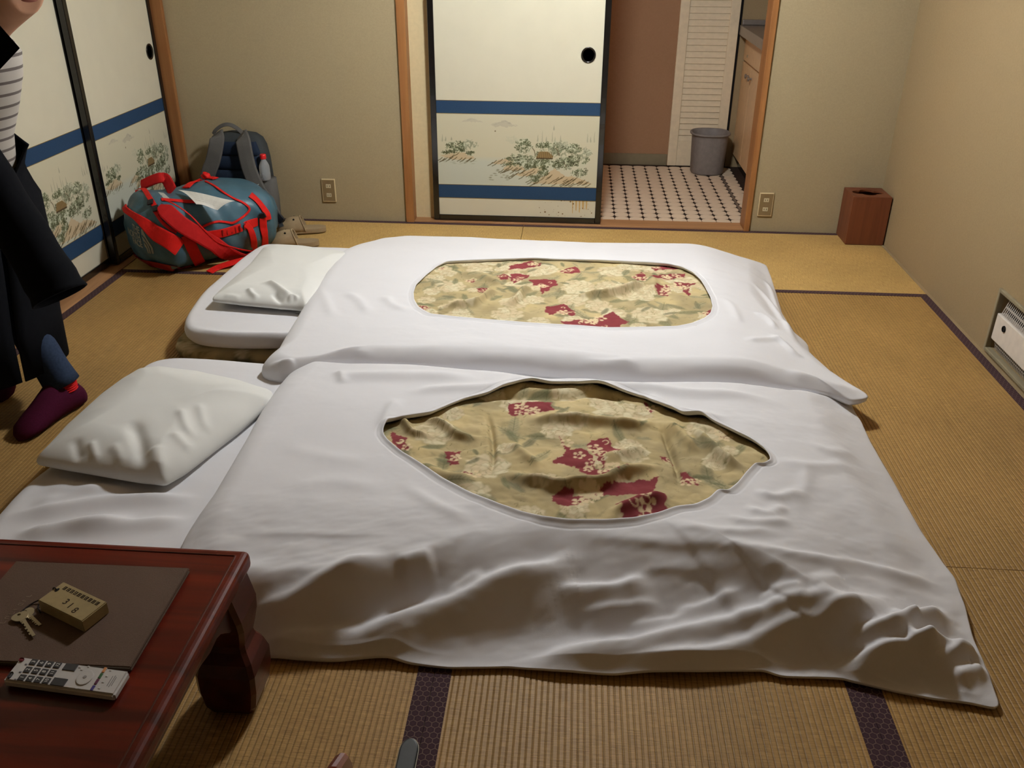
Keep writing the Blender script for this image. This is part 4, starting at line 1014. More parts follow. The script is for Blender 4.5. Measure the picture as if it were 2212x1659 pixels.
q2 = quilt('floral_quilt', inn2, fz, fq_f, lambda x, y: .009 * fbm(x * 5, y * 7, 71, 3) + .010 * np.abs(fbm(x * 11, y * 15, 73, 3)) + .0018 * fbm(x * 40, y * 40, 77, 2), MT['floral'], dv2, fpatch, .168, 9, 1.5, drop=.012)
tag(q2, 'khaki quilt printed with cream flowers and dark red patches')

# ---- pillows
def pillow(pts, zb, rise, label, folds, seed, sup):
    xs = [p[0] for p in pts]; ys = [p[1] for p in pts]; cx, cy = sum(xs) / len(xs), sum(ys) / len(ys)
    o, _ = soft('pillow', pts, None, lambda x, y: sup + rise + 0 * x, MT['pillow'], None, (cx, cy, sup), folds, lambda x, y: .005 * fbm(x * 5, y * 5, seed, 3) + .0007 * fbm(x * 22, y * 22, seed + 3, 2), N_=700, Mr=100, under=(.06, .02), floorz=sup - .006, smooth_k=3)
    return tag(o, label, 'pillow', 'white pillows at the heads of the beds')
p1 = [op(76, 1000, .150, .17, .35), op(140, 930, .145, .17, .25), op(215, 862, .145, .17, .2), op(262, 828, .145, .17, .2), op(300, 806, .145, .17, .25), op(345, 800, .145, .17, .3), op(430, 808, .14, .18, .4), op(520, 826, .14, .18, .4), op(592, 852, .135, .17, .4), op(586, 872, .135, .17, .3), op(563, 893, .130, .17, .2), op(520, 930, .130, .17, .2), op(460, 975, .132, .16, .1),
      op(400, 1022, .135, .14, .1), op(356, 1046, .142, .12, .1), op(300, 1040, .145, .12, .05), op(230, 1028, .148, .12, .05), op(150, 1014, .150, .13, .2)]
pl1 = pillow(p1, .13, .098, 'white pillow nearest the low table, its slack end towards the table', [F_([(283, 905), (300, 950), (312, 1020)], .2, -.014, .020, .020), F_([(240, 955), (258, 985), (262, 1020)], .17, .005, .014, .014), F_([(160, 945), (170, 985), (168, 1012)], .17, -.006, .014, .014), F_([(195, 950), (205, 985), (206, 1014)], .17, .006, .012, .012),
             F_([(390, 880), (405, 925), (430, 950)], .21, .008, .014, .014), F_([(430, 870), (440, 910), (450, 940)], .21, .006, .014, .014), F_([(370, 930), (400, 960), (420, 985)], .2, .007, .016, .016), F_([(330, 960), (345, 1010), (355, 1035)], .17, .010, .022, .022)], 81, .115)
p2 = [op(457, 648, .165, .14, .2), op(480, 624, .165, .14, .2), op(540, 572, .165, .15, .2), op(568, 538, .165, .14, .2), op(592, 529, .17, .14, .25), op(650, 532, .17, .15, .3), op(742, 545, .165, .15, .3), op(770, 552, .16, .15, .3), op(725, 605, .155, .15, .2), op(690, 650, .15, .13, .1), op(664, 673, .15, .10, .1), op(645, 668, .152, .10, .05), op(600, 664, .155, .09, .05), op(540, 658, .158, .09, .05), op(500, 654, .160, .09, .1)]
pl2 = pillow(p2, .15, .070, 'white pillow nearest the backpack and slippers, half under the smooth duvet', [F_([(560, 612), (585, 612), (612, 630), (640, 650)], .19, .016, .012, .014), F_([(535, 620), (545, 635), (560, 648)], .18, .010, .01, .01), F_([(590, 630), (600, 645), (615, 655)], .18, -.012, .01, .01), F_([(620, 655), (635, 642), (645, 650)], .17, .010, .008, .008), F_([(480, 640), (500, 640), (520, 646)], .17, .006, .01, .01)], 91, .130)

# ================================================================== LOW TABLE AND WHAT LIES ON IT
TX0, TX1, TY0, TY1, TZ = -1.80, -0.600, 0.45, 1.342, 0.330
tb = thing('low_table', 'low red lacquered wooden table with carved legs, left foreground', 'table', ((TX0 + TX1) / 2, (TY0 + TY1) / 2, 0))
bm = bmesh.new(); add_box(bm, TX0, TX1, TY0, TY1, .290, TZ, .013, 4)
bm_obj('table_top', bm, MT['redwood'], tb, smooth=False)
bm = bmesh.new()
for q in ((TX0 + .022, TX1 - .022, TY1 - .024, TY1 - .021), (TX0 + .022, TX1 - .022, TY0 + .021, TY0 + .024), (TX1 - .024, TX1 - .021, TY0 + .022, TY1 - .022), (TX0 + .021, TX0 + .024, TY0 + .022, TY1 - .022)):
    add_box(bm, *q, TZ - .001, TZ + .0016, .0007, 1)
bm_obj('edge_bead', bm, MT['redwoodY'], tb)
def leg_rings(mx, my):
    cx, cy = (TX0 + TX1) / 2, (TY0 + TY1) / 2
    R = [(.300, -.705, -.604, 1.222, 1.322), (.27, -.703, -.600, 1.226, 1.326), (.235, -.700, -.595, 1.230, 1.330), (.205, -.698, -.597, 1.238, 1.329), (.180, -.694, -.602, 1.246, 1.325), (.158, -.690, -.607, 1.252, 1.318), (.145, -.692, -.604, 1.248, 1.320), (.125, -.701, -.593, 1.236, 1.328), (.100, -.706, -.586, 1.226, 1.333), (.060, -.705, -.587, 1.224, 1.332), (.020, -.699, -.594, 1.226, 1.327), (.0015, -.690, -.602, 1.232, 1.320)]
    out = []
    for z, x0, x1, y0, y1 in R:
        b_ = .008; P = [(x0 + b_, y0), (x1 - b_, y0), (x1, y0 + b_), (x1, y1 - b_), (x1 - b_, y1), (x0 + b_, y1), (x0, y1 - b_), (x0, y0 + b_)]
        out.append([Vector((2 * cx - x if mx else x, 2 * cy - y if my else y, z)) for x, y in P])
    return out
for mx in (0, 1):
    for my in (0, 1):
        bm_obj('leg', loft(leg_rings(mx, my)), MT['redwoodY'], tb)
def apron(side):
    bm = bmesh.new(); cx, cy = (TX0 + TX1) / 2, (TY0 + TY1) / 2
    if side in 'LR':
        a0, a1 = TY0 + .10, 1.236
    else: a0, a1 = TX0 + .09, -.692
    n = 40; top = []; bot = []
    for i in range(n + 1):
        t = a0 + (a1 - a0) * i / n; e = min(t - a0, a1 - t); drop = .272 - .050 * math.exp(-(e / .045) ** 2) - .010 * math.exp(-((e - .10) / .03) ** 2)
        top.append((t, .292)); bot.append((t, drop))
    P = top + bot[::-1]
    for s in (0, 1):
        off = {'R': (-.632, -.612), 'L': (TX0 + .012, TX0 + .032), 'B': (1.298, 1.318), 'F': (TY0 + .024, TY0 + .044)}[side][s]
        vs = [bm.verts.new((off, t, z) if side in 'LR' else (t, off, z)) for t, z in P]
        if s == 0: A = vs
    for i in range(n):
        f = lambda V_: (V_[i], V_[i + 1], V_[2 * n - i], V_[2 * n + 1 - i])
        bm.faces.new(f(A)); bm.faces.new(f(vs)[::-1])
    m_ = len(P)
    for i in range(m_): j = (i + 1) % m_; bm.faces.new((A[j], A[i], vs[i], vs[j]))
    bmesh.ops.recalc_face_normals(bm, faces=bm.faces); return bm
for s in 'RLBF': bm_obj('apron', apron(s), MT['redwoodY'], tb)

# menu folder
F0 = [at(35, 1212, .341), at(409, 1227, .341), at(282, 1441, .341)]; F0.append(F0[0] + F0[2] - F0[1])
fd = thing('information_folder', 'brown leatherette folder lying on the low table under the key tag', 'folder', (sum(p.x for p in F0) / 4, sum(p.y for p in F0) / 4, TZ + .002))
def quad_slab(P, z0, z1, bev, inset=0.0):
    c = sum((Vector(p) for p in P), Vector()) / 4
    bm = bmesh.new(); lo = []; hi = []
    for p in P:
        q = Vector(p).lerp(c, inset); lo.append(bm.verts.new((q.x, q.y, z0))); hi.append(bm.verts.new((q.x, q.y, z1)))
    bm.faces.new(lo[::-1]); bm.faces.new(hi)
    for i in range(4): j = (i + 1) % 4; bm.faces.new((lo[i], lo[j], hi[j], hi[i]))
    bmesh.ops.recalc_face_normals(bm, faces=bm.faces)
    if bev: bmesh.ops.bevel(bm, geom=list(bm.edges), offset=bev, segments=2, affect='EDGES')
    return bm
bm_obj('cover_board', quad_slab(F0, TZ + .0015, TZ + .0045, .001), MT['folder'], fd)
bm_obj('pages', quad_slab(F0, TZ + .0045, TZ + .0080, 0, .02), MT['pages'], fd)
bm_obj('cover_board', quad_slab(F0, TZ + .0080, TZ + .0115, .0012), MT['folder'], fd)
FT = TZ + .0115
u_ = (F0[1] - F0[0]).normalized(); v_ = (F0[0] - F0[3]).normalized()
def frame_mtx(o, ux, uy): return Matrix(((ux.x, uy.x, 0, o.x), (ux.y, uy.y, 0, o.y), (0, 0, 1, o.z), (0, 0, 0, 1)))
# faint worn lettering running up the cover, too worn to read: short silver strokes
bm = bmesh.new(); rs = np.random.RandomState(2)
a0 = at(4, 1347, FT); a1 = at(62, 1288, FT); dr = (a1 - a0).normalized(); pr = Vector((-dr.y, dr.x, 0))
mt = Matrix(((dr.x, pr.x, 0, a0.x), (dr.y, pr.y, 0, a0.y), (0, 0, 1, FT + .0003), (0, 0, 0, 1)))
for k in range(9):
    x = k * .0115
    if x > (a1 - a0).length: break
    add_box(bm, x, x + .0009, -.004, .004, 0, .0002, 0, 1, mt)
    if k % 2 == 0: add_box(bm, x, x + .006, -.004, -.0032, 0, .0002, 0, 1, mt)
    if k % 3 == 1: add_box(bm, x, x + .005, .0032, .004, 0, .0002, 0, 1, mt); add_box(bm, x + .0045, x + .0054, -.001, .004, 0, .0002, 0, 1, mt)
lt = bm_obj('worn_lettering', bm, MT['foil'], fd); lt['label'] = 'worn silver lettering'

# room key with wooden tag
KT = [at(137, 1256, FT + .025), at(231, 1300, FT + .025), at(176, 1343, FT + .025)]; KT.append(KT[0] + KT[2] - KT[1])
kc = sum(KT, Vector()) / 4
rk = thing('room_key', 'two metal keys tied to a pale wooden block tag numbered 318 on the folder', 'key', (kc.x, kc.y, FT))
bm_obj('wooden_tag', quad_slab(KT, FT + .0005, FT + .025, .0016), MT['tagw'], rk)
ku = (KT[1] - KT[0]).normalized(); kv = (KT[0] - KT[3]).normalized()
KTop = FT + .0252
def kp(a, b_): return KT[3] + (KT[2] - KT[3]) * a + (KT[0] - KT[3]) * b_
for ch, a, b_ in (('3', .43, .38), ('1', .56, .32), ('8', .71, .24)):
    p = kp(a, b_); p.z = KTop
    wall_text(ch, .0185, MT['ink'], 'stamped_number', rk, frame_mtx(p, (ku * .9 + kv * .1).normalized(), kv), .0002)
rs = np.random.RandomState(8)
bm = bmesh.new()
for k in range(10):
    o = kp(.16 + k * .082, .80); o.z = KTop
    mt = frame_mtx(o, ku, kv)
    for j in range(3): y = -.0036 + .0032 * j; add_box(bm, -.0032, .0032, y, y + .0009, 0, .0003, 0, 1, mt)
    for x in (-.0028, .0001 + .0008 * rs.randn(), .0022): add_box(bm, x, x + .0009, -.0040 + .002 * rs.rand(), .0040, 0, .0003, 0, 1, mt)
kj = bm_obj('stamped_characters', bm, MT['ink'], rk); kj['label'] = 'row of dark stamped characters'
hh = kp(.08, .62)
bm_obj('cord_hole', loft([ring((hh.x, hh.y, KTop - .0002), .0048, .0030, 16, ax=kv, ay=ku), ring((hh.x, hh.y, KTop + .0003), .0048, .0030, 16, ax=kv, ay=ku)]), MT['dark'], rk)
bm_obj('cord', tube_bm(smooth_path([(hh.x, hh.y, KTop), tuple(kp(.0, .62)[:2]) + (KTop + .001,), tuple(kp(-.06, .52)[:2]) + (FT + .012,), tuple(at(76, 1300, FT + .003))[:2] + (FT + .003,), tuple(at(60, 1312, FT))[:2] + (FT + .002,), tuple(at(46, 1327, FT))[:2] + (FT + .0045,)], 30), .0012, 8), MT['cord'], rk)
bm_obj('cord', tube_bm(smooth_path([tuple(kp(-.06, .52)[:2]) + (FT + .012,), tuple(at(84, 1312, FT))[:2] + (FT + .004,), tuple(at(88, 1325, FT))[:2] + (FT + .002,)], 14), .0014, 8), MT['cord'], rk)
def key_obj(head, tip, z, nm):
    d = (tip - head); d.z = 0; L = d.length; d.normalize(); p = Vector((-d.y, d.x, 0))
    mt = Matrix(((d.x, p.x, 0, head.x), (d.y, p.y, 0, head.y), (0, 0, 1, z), (0, 0, 0, 1)))
    bm = bmesh.new()
    # bow with a hole
    n = 28; O = []; I = []
    for k in range(n):
        a = 2 * PI * k / n; r = .0125 * (1 + .06 * math.cos(3 * a)); O.append((r * math.cos(a), r * math.sin(a) * 1.05)); I.append((-.0055 + .0028 * math.cos(a), .0028 * math.sin(a)))
    for z0, z1 in ((0, .0022),):
        vo0 = [bm.verts.new((*q, z0)) for q in O]; vo1 = [bm.verts.new((*q, z1)) for q in O]; vi0 = [bm.verts.new((*q, z0)) for q in I]; vi1 = [bm.verts.new((*q, z1)) for q in I]
        for k in range(n):
            j = (k + 1) % n; bm.faces.new((vo0[k], vo0[j], vo1[j], vo1[k])); bm.faces.new((vo1[k], vo1[j], vi1[j], vi1[k])); bm.faces.new((vo0[j], vo0[k], vi0[k], vi0[j])); bm.faces.new((vi0[k], vi1[k], vi1[j], vi0[j]))
    bmesh.ops.transform(bm, matrix=mt, verts=bm.verts)
    add_box(bm, .011, .017, -.0046, .0046, .0002, .0020, .0005, 1, mt)
    add_box(bm, .016, L, -.0016, .0042, .0002, .0020, .0005, 1, mt)
    for k in range(5):
        x = .018 + k * (L - .021) / 5; add_box(bm, x, x + (L - .021) / 10, -.0016 - [.0022, .0012, .0026, .0016, .0022][k], -.0012, .0003, .0019, 0, 1, mt)
    bmesh.ops.recalc_face_normals(bm, faces=bm.faces)
    return bm_obj(nm, bm, MT['key'], rk)
key_obj(at(44, 1333, FT + .003), at(72, 1376, FT + .003), FT + .0030, 'key_blade')
key_obj(at(58, 1326, FT), at(86, 1353, FT), FT + .0003, 'key_blade')

# television remote
RC = [at(45, 1417, .347), at(279, 1448, .347), at(246, 1502, .347)]; RC.append(RC[0] + RC[2] - RC[1])
rc = thing('remote_control', 'pale grey television remote with numbered keys at the front of the low table', 'remote', (sum(p.x for p in RC) / 4, sum(p.y for p in RC) / 4, TZ))
RZ = .347
bm_obj('case', quad_slab(RC, TZ + .0022, RZ, .0035), MT['remote'], rc)
rl = (RC[1] - RC[0]).length; rw = (RC[3] - RC[0]).length; ru = (RC[1] - RC[0]).normalized(); rv = (RC[3] - RC[0]).normalized()
def rpt(a, b_, z=RZ): p = RC[0] + (RC[1] - RC[0]) * a + (RC[3] - RC[0]) * b_; p.z = z; return p
def rbox(nm, a, b_, wa, wb, h, m, bev=.0008, lab=None):
    p = rpt(a, b_); mt = Matrix(((ru.x, rv.x, 0, p.x), (ru.y, rv.y, 0, p.y), (0, 0, 1, RZ - .0002), (0, 0, 0, 1)))
    bm = bmesh.new(); add_box(bm, -wa / 2, wa / 2, -wb / 2, wb / 2, 0, h, bev, 2, mt); bmesh.ops.recalc_face_normals(bm, faces=bm.faces)
    o = bm_obj(nm, bm, m, rc)
    if lab: o['label'] = lab
    return o
def rtext(ch, a, b_, size, par, z): # digits stand upright when the remote points left
    p = rpt(a, b_); p.z = z; ux = -rv; uy = -ru
    return wall_text(ch, size, MT['rwhite'], 'digit', par, frame_mtx(p, ux, uy), .0001)
for i in range(12):
    col_, row = i // 3, i % 3
    a = .150 + col_ * .074; b_ = (.82, .50, .18)[row]
    k_ = rbox('number_key', a, b_, rl * .058, rw * .235, .0016, MT['rkey'])
    rtext(str(i + 1), a + .003, b_, .0088 if i < 9 else .0078, k_, RZ + .0016)
rbox('power_button', .035, .16, .008, .007, .0014, MT['rred'], .0025, 'dark red power button')
rbox('input_button', .040, .80, .006, .013, .0014, MT['rkey'], .0025)
rbox('rocker_key', .492, .19, rl * .115, rw * .27, .0016, MT['rkey'])
rbox('rocker_key', .482, .80, rl * .125, rw * .30, .0016, MT['rkey'])
pc = rpt(.672, .50)
bm_obj('direction_ring', loft([ring((pc.x, pc.y, RZ - .0002), rl * .066, rw * .30, 32, ax=ru, ay=rv), ring((pc.x, pc.y, RZ + .0016), rl * .066, rw * .30, 32, ax=ru, ay=rv), ring((pc.x, pc.y, RZ + .0018), rl * .058, rw * .26, 32, ax=ru, ay=rv)]), MT['remote'], rc)
bm_obj('select_button', loft([ring((pc.x, pc.y, RZ + .001), .0032, .0032, 20), ring((pc.x, pc.y, RZ + .0024), .0028, .0028, 20)]), mat('mid_grey_plastic', (150, 146, 142), .5), rc)
for b_, cl, nm in ((.12, (206, 140, 90), 'orange'), (.36, (60, 96, 60), 'green'), (.60, (96, 48, 72), 'dark red'), (.85, (66, 56, 120), 'blue')):
    rbox('colour_button', .792 - .0 * b_, b_, .0048, rw * .20, .0014, mat('button_' + nm.replace(' ', '_'), cl, .5), .0006, nm + ' button')
for a, b_ in ((.57, .14), (.64, .06), (.58, .92), (.66, .93), (.80, .02), (.845, .10), (.845, .34), (.845, .58), (.845, .82), (.10, .30), (.10, .62), (.105, .92), (.60, .48 - .26)):
    rbox('small_button', a, min(max(b_, .07), .93), .0040, .0030, .0010, mat('grey_mark', (120, 116, 120), .6) if a < .2 else MT['remote'], .0006)
bm = bmesh.new()
for a, l in ((.895, .40), (.915, .46), (.93, .36)):
    p = rpt(a, .50); mt = Matrix(((ru.x, rv.x, 0, p.x), (ru.y, rv.y, 0, p.y), (0, 0, 1, RZ), (0, 0, 0, 1)))
    add_box(bm, -.0006, .0006, -rw * l / 2, rw * l / 2, 0, .0002, 0, 1, mt)
lt = bm_obj('printed_lines', bm, mat('grey_print_on_remote', (130, 126, 124), .6), rc); lt['label'] = 'small grey printed lettering'

# ================================================================== FOREGROUND: legless chair and case
zc_ = thing('floor_chair', 'legless floor chair of glossy red-brown bentwood, only its back tip in view', 'chair', (-.42, .55, 0))
box('seat_board', -.66, -.262, .36, .74, .002, .022, MT['chair'], zc_, .006)
box('seat_cushion', -.64, -.30, .38, .72, .022, .052, MT['cushion'], zc_, .012, seg=3)
rings = []
for k in range(17):
    t = k / 16; z = .010 + .448 * t; x = -.258 - .016 * math.sin(t * PI * .9) - .014 * t ** 2
    w0, w1 = .372, .822
    r = .09; c = 0
    if z > .458 - r: q = (z - (.458 - r)) / r; c = r * (1 - math.sqrt(max(0, 1 - q * q * .995)))
    y0, y1 = w0 + c, w1 - c * .75
    rings.append([Vector((x - .009, y0, z)), Vector((x - .009, y1 - .006, z)), Vector((x - .003, y1, z)), Vector((x + .003, y1, z)), Vector((x + .009, y1 - .006, z)), Vector((x + .009, y0, z))])
bm_obj('back_board', loft(rings), MT['chair'], zc_)
gc = thing('glasses_case', 'dark slate rounded case end lying over the purple mat border at the bottom edge', 'case', (-.272, 1.08, 0))
pz = [(.0, 1.0), (.6, 1.0), (1, .6)]
def capsule(cx, y0, y1, hw, z0, z1, m, nm, par, n=14):
    rings = []
    for z, s in ((z0, .90), (z0 + (z1 - z0) * .25, 1.0), (z0 + (z1 - z0) * .7, 1.0), (z1 - (z1 - z0) * .06, .93), (z1, .82)):
        P = []
        for k in range(n + 1): a = PI * k / n; P.append(Vector((cx + hw * s * math.cos(a), y1 - hw * 1.6 + hw * 1.6 * s * math.sin(a), z)))
        for k in range(n + 1): a = PI + PI * k / n; P.append(Vector((cx + hw * s * math.cos(a), y0 + hw * 1.6 + hw * 1.6 * s * math.sin(a), z)))
        rings.append(P)
    return bm_obj(nm, loft(rings), m, par, smooth=False)
capsule(-.273, 1.03, 1.190, .018, .0016, .014, MT['case'], 'case_shell', gc)
capsule(-.273, 1.028, 1.1925, .0195, .0074, .0086, MT['hframe'], 'rim_line', gc)

# ================================================================== BACK OF THE ROOM
def outlet(px0, py0, px1, py1, lab):
    a = atY(px0, py0, YB); b_ = atY(px1, py1, YB); cx, cz = (a.x + b_.x) / 2, (a.z + b_.z) / 2
    o = thing('wall_outlet', lab, 'outlet', (cx, YB, cz), 'double wall outlets on the back wall')
    bm = bmesh.new(); add_box(bm, cx - .036, cx + .036, YB - .009, YB - .0003, cz - .061, cz + .061, .002, 2); bm_obj('cover_plate', bm, MT['outlet_rim'], o)
    bm = bmesh.new(); add_box(bm, cx - .032, cx + .032, YB - .0100, YB - .007, cz - .056, cz + .056, .0005, 1); bm_obj('face', bm, MT['outlet'], o)
    for dz in (.024, -.024):
        bm = bmesh.new(); add_box(bm, cx - .013, cx + .013, YB - .0112, YB - .008, cz + dz - .010, cz + dz + .010, .0006, 1); s = bm_obj('socket', bm, MT['socket'], o)
        for dx in (-.006, .006):
            bm = bmesh.new(); add_box(bm, cx + dx - .0012, cx + dx + .0012, YB - .0115, YB - .0108, cz + dz - .004, cz + dz + .004); bm_obj('slot', bm, MT['dark'], s)
outlet(694, 384, 728, 437, 'brown double wall outlet between the backpack and the sliding door')
outlet(1637, 415, 1670, 467, 'brown double wall outlet beside the right door post, left of the wooden box')

# wooden box with lobed hole
BX0, BX1, BY0, BY1, BH = 1.368, 1.5525, 4.362, 4.542, .243
wb = thing('wooden_box', 'square brown wooden box with a lobed hole in its lid, in the right back corner', 'box', ((BX0 + BX1) / 2, (BY0 + BY1) / 2, 0))
t_ = .010
box('side_panel', BX0, BX1, BY0, BY0 + t_, .0015, BH - .009, MT['boxwood'], wb, .001)
box('side_panel', BX0, BX1, BY1 - t_, BY1, .0015, BH - .009, MT['boxwood'], wb, .001)
box('side_panel', BX0, BX0 + t_, BY0 + t_, BY1 - t_, .0015, BH - .009, MT['boxwood'], wb)
box('side_panel', BX1 - t_, BX1, BY0 + t_, BY1 - t_, .0015, BH - .009, MT['boxwood'], wb)
box('base_panel', BX0 + t_, BX1 - t_, BY0 + t_, BY1 - t_, .0015, .010, MT['boxwood'], wb)
n = 96; O = []; I = []; cx, cy = (BX0 + BX1) / 2, (BY0 + BY1) / 2; hx, hy = (BX1 - BX0) / 2, (BY1 - BY0) / 2
for k in range(n):
    a = 2 * PI * k / n; c_, s_ = math.cos(a), math.sin(a); m_ = max(abs(c_), abs(s_))
    O.append((cx + hx * c_ / m_, cy + hy * s_ / m_))
    r = .046 + .010 * abs(math.cos(2 * a)) ** .8 + (.016 * max(0, abs(c_) - .75) / .25)
    I.append((cx + r * c_ * 1.05, cy + r * s_ * .92))
bm = bmesh.new(); vs = [[bm.verts.new((*p, z)) for p in L] for L, z in ((O, BH - .009), (O, BH), (I, BH), (I, BH - .009))]
for r in range(4):
    A, B = vs[r], vs[(r + 1) % 4]
    for k in range(n): j = (k + 1) % n; bm.faces.new((A[k], A[j], B[j], B[k]))
bmesh.ops.recalc_face_normals(bm, faces=bm.faces); bm_obj('lid', bm, MT['boxwood'], wb)

# wall heater in its niche
ht = thing('wall_heater', 'white slotted heater unit recessed low in the right wall', 'heater', (XR + .06, (HY0 + HY1) / 2, HZ0))
fw = .013
bm = bmesh.new()
for q in ((HY1 - .001, HY1 + fw, HZ0 - fw, HZ1 + fw), (HY0 - fw, HY0 + .001, HZ0 - fw, HZ1 + fw), (HY0, HY1, HZ1 - .001, HZ1 + fw), (HY0, HY1, HZ0 - fw, HZ0 + .001)):
    add_box(bm, XR - .010, XR + .012, q[0], q[1], q[2], q[3], .003, 2)
bm_obj('frame', bm, MT['hframe'], ht)
ly = HY1 - .012; ry = HY0 + .012
box('unit_body', XR + .034, XR + .145, ry, ly - .004, HZ0 + .016, HZ1 - .024, MT['heater'], ht, .004)
box('front_plate', XR - .004, XR + .034, ry, ly, HZ0 + .042, HZ1 - .074, MT['heater'], ht, .004)
def louvre(nm, z0, z1, x0, x1):
    """two rows of slots between z0 and z1 on a sloping grille"""
    bm = bmesh.new(); rows = 2; dz = (z1 - z0) / rows; nsl = 52; y0, y1 = ry + .01, ly - .018; dy = (y1 - y0) / nsl
    X = lambda z: x0 + (x1 - x0) * (z - z0) / (z1 - z0)
    def qd(a, b_, c, d): # y range a..b, z range c..d
        v = [bm.verts.new((X(zz) , yy, zz)) for yy, zz in ((a, c), (b_, c), (b_, d), (a, d))]; bm.faces.new(v)
    for r in range(rows):
        z = z0 + r * dz; qd(y0 - .01, y1 + .006, z, z + dz * .10); qd(y0 - .01, y1 + .006, z + dz * .88, z + dz)
        for k in range(nsl): qd(y0 + k * dy, y0 + (k + .5) * dy, z + dz * .10, z + dz * .88)
        qd(y1, y1 + .006, z + dz * .10, z + dz * .88); qd(y0 - .01, y0, z + dz * .10, z + dz * .88)
    g = bmesh.ops.solidify(bm, geom=list(bm.faces), thickness=.002)
    o = bm_obj(nm, bm, MT['heater'], ht); o['kind'] = 'stuff'; return o
louvre('upper_grille', HZ1 - .074, HZ1 - .014, XR + .004, XR + .022)
louvre('lower_grille', HZ0 + .004, HZ0 + .042, XR + .016, XR + .006)
box('interior_shade', XR + .026, XR + .033, ry + .004, ly - .006, HZ0 + .002, HZ1 - .010, MT['dark'], ht)  # near-black sheet painted as the shade behind the grille slots
kc2 = atX(2169, 711, XR - .005)
bm_obj('gas_cock', loft([ring((XR - .005, kc2.y, kc2.z), .012, .012, 20, ax=Vector((0, 1, 0)), ay=Vector((0, 0, 1))), ring((XR - .009, kc2.y, kc2.z), .011, .011, 20, ax=Vector((0, 1, 0)), ay=Vector((0, 0, 1))), ring((XR - .009, kc2.y, kc2.z), .007, .007, 20, ax=Vector((0, 1, 0)), ay=Vector((0, 0, 1))), ring((XR - .0055, kc2.y, kc2.z), .006, .006, 20, ax=Vector((0, 1, 0)), ay=Vector((0, 0, 1)))]), MT['dark'], ht)

# waste bin
def lathe_bm(prof, c, n=40, power=2.0, sx=1.0, sy=1.0, cap=True):
    return loft([ring((c[0], c[1], z), r * sx, r * sy, n, power=power) for r, z in prof], cap0=cap, cap1=cap)
bc = (.852, 5.775)
bn = thing('waste_bin', 'dark grey plastic waste bin in front of the louvred door', 'bin', (bc[0], bc[1], 0))
bm_obj('bucket', lathe_bm([(.098, .0015), (.104, .012), (.112, .22), (.113, .246), (.119, .252), (.116, .256), (.109, .250), (.106, .20), (.100, .020), (.02, .018)], bc, 48, 2.4), MT['bin'], bn, smooth=True)
bm_obj('rim', lathe_bm([(.112, .246), (.122, .247), (.1235, .253), (.118, .259), (.110, .2555), (.112, .246)], bc, 48, 2.4, 1.02, 1.0, False), MT['bin'], bn, smooth=True)

# kitchen unit
kx = 1.030; ky0, ky1 = 4.78, KY - .014
kt = thing('kitchen_cabinet', 'cream laminate sink cabinet seen edge-on inside the doorway', 'cabinet', (1.3, 5.3, 0))
box('carcass', kx + .018, 1.60, ky0, ky1, .085, .835, MT['cab'], kt)
box('toe_kick', kx + .045, 1.58, ky0 + .02, ky1, .0015, .085, MT['black'], kt)
box('drawer_front', kx, kx + .018, ky0 + .003, ky1 - .003, .672, .830, MT['cab'], kt, .002)
dm = 5.62
for a, b_, kn in ((ky0 + .003, 5.195, 5.15), (5.20, dm - .002, dm - .045), (dm + .002, ky1 - .003, dm + .060)):
    dd = box('cabinet_door', kx, kx + .018, a, b_, .092, .662, MT['cab'], kt, .002)
    bm_obj('knob', loft([ring((kx - x, kn, .608), r, r, 16, ax=Vector((0, 1, 0)), ay=Vector((0, 0, 1))) for r, x in ((.006, -.002), (.006, .012), (.014, .016), (.014, .022), (.010, .025))]), MT['steel'], dd, smooth=False)
box('drawer_catch', kx - .003, kx, 5.79, 5.806, .700, .716, MT['hframe'], kt)
ct = thing('sink_countertop', 'dull steel sink countertop on the cream cabinet in the doorway', 'countertop', (1.3, 5.3, .84))
sx0, sx1, sy0, sy1 = 1.12, 1.50, 5.05, 5.72
bm = bmesh.new()
for q in ((.990, sx0, ky0 - .02, ky1), (sx1, 1.60, ky0 - .02, ky1), (sx0, sx1, ky0 - .02, sy0), (sx0, sx1, sy1, ky1)): add_box(bm, q[0], q[1], q[2], q[3], .838, .872, .003, 2)
bm_obj('worktop', bm, MT['steel'], ct)
box('backsplash', .996, 1.60, ky1 - .02, ky1 - .0005, .872, .905, MT['steel'], ct, .006)
bm = bmesh.new()
rg = []
for z, i in ((.8735, .0), (.868, .006), (.74, .03)):
    rg.append([Vector((x, y, z)) for x, y in ((sx0 - .004 + i, sy0 - .004 + i), (sx1 + .004 - i, sy0 - .004 + i), (sx1 + .004 - i, sy1 + .004 - i), (sx0 - .004 + i, sy1 + .004 - i))])
bm.free(); bm_obj('sink_basin', loft(rg, cap0=False), MT['steel'], ct)
box('front_lip', .984, .992, ky0 - .02, ky1, .818, .874, MT['steel'], ct, .003)

# ================================================================== BACKPACK, BOTTLE
bp = thing('backpack', 'grey backpack with navy padded back leaning against the back wall', 'backpack', (-1.70, 4.44, 0))
def bp_ring(z, hw, hd, cy, n=36, p=3.2): return ring((-1.708, cy, z), hw * .96, hd, n, power=p)
rg = [bp_ring(.003, .150, .075, 4.415), bp_ring(.02, .160, .090, 4.415), bp_ring(.12, .166, .094, 4.425), bp_ring(.25, .165, .090, 4.435), bp_ring(.35, .158, .082, 4.445), bp_ring(.41, .146, .074, 4.452), bp_ring(.445, .128, .062, 4.458), bp_ring(.465, .098, .046, 4.462), bp_ring(.474, .05, .026, 4.462)]
body = bm_obj('pack_body', loft(rg), MT['bpdark'], bp, smooth=True)
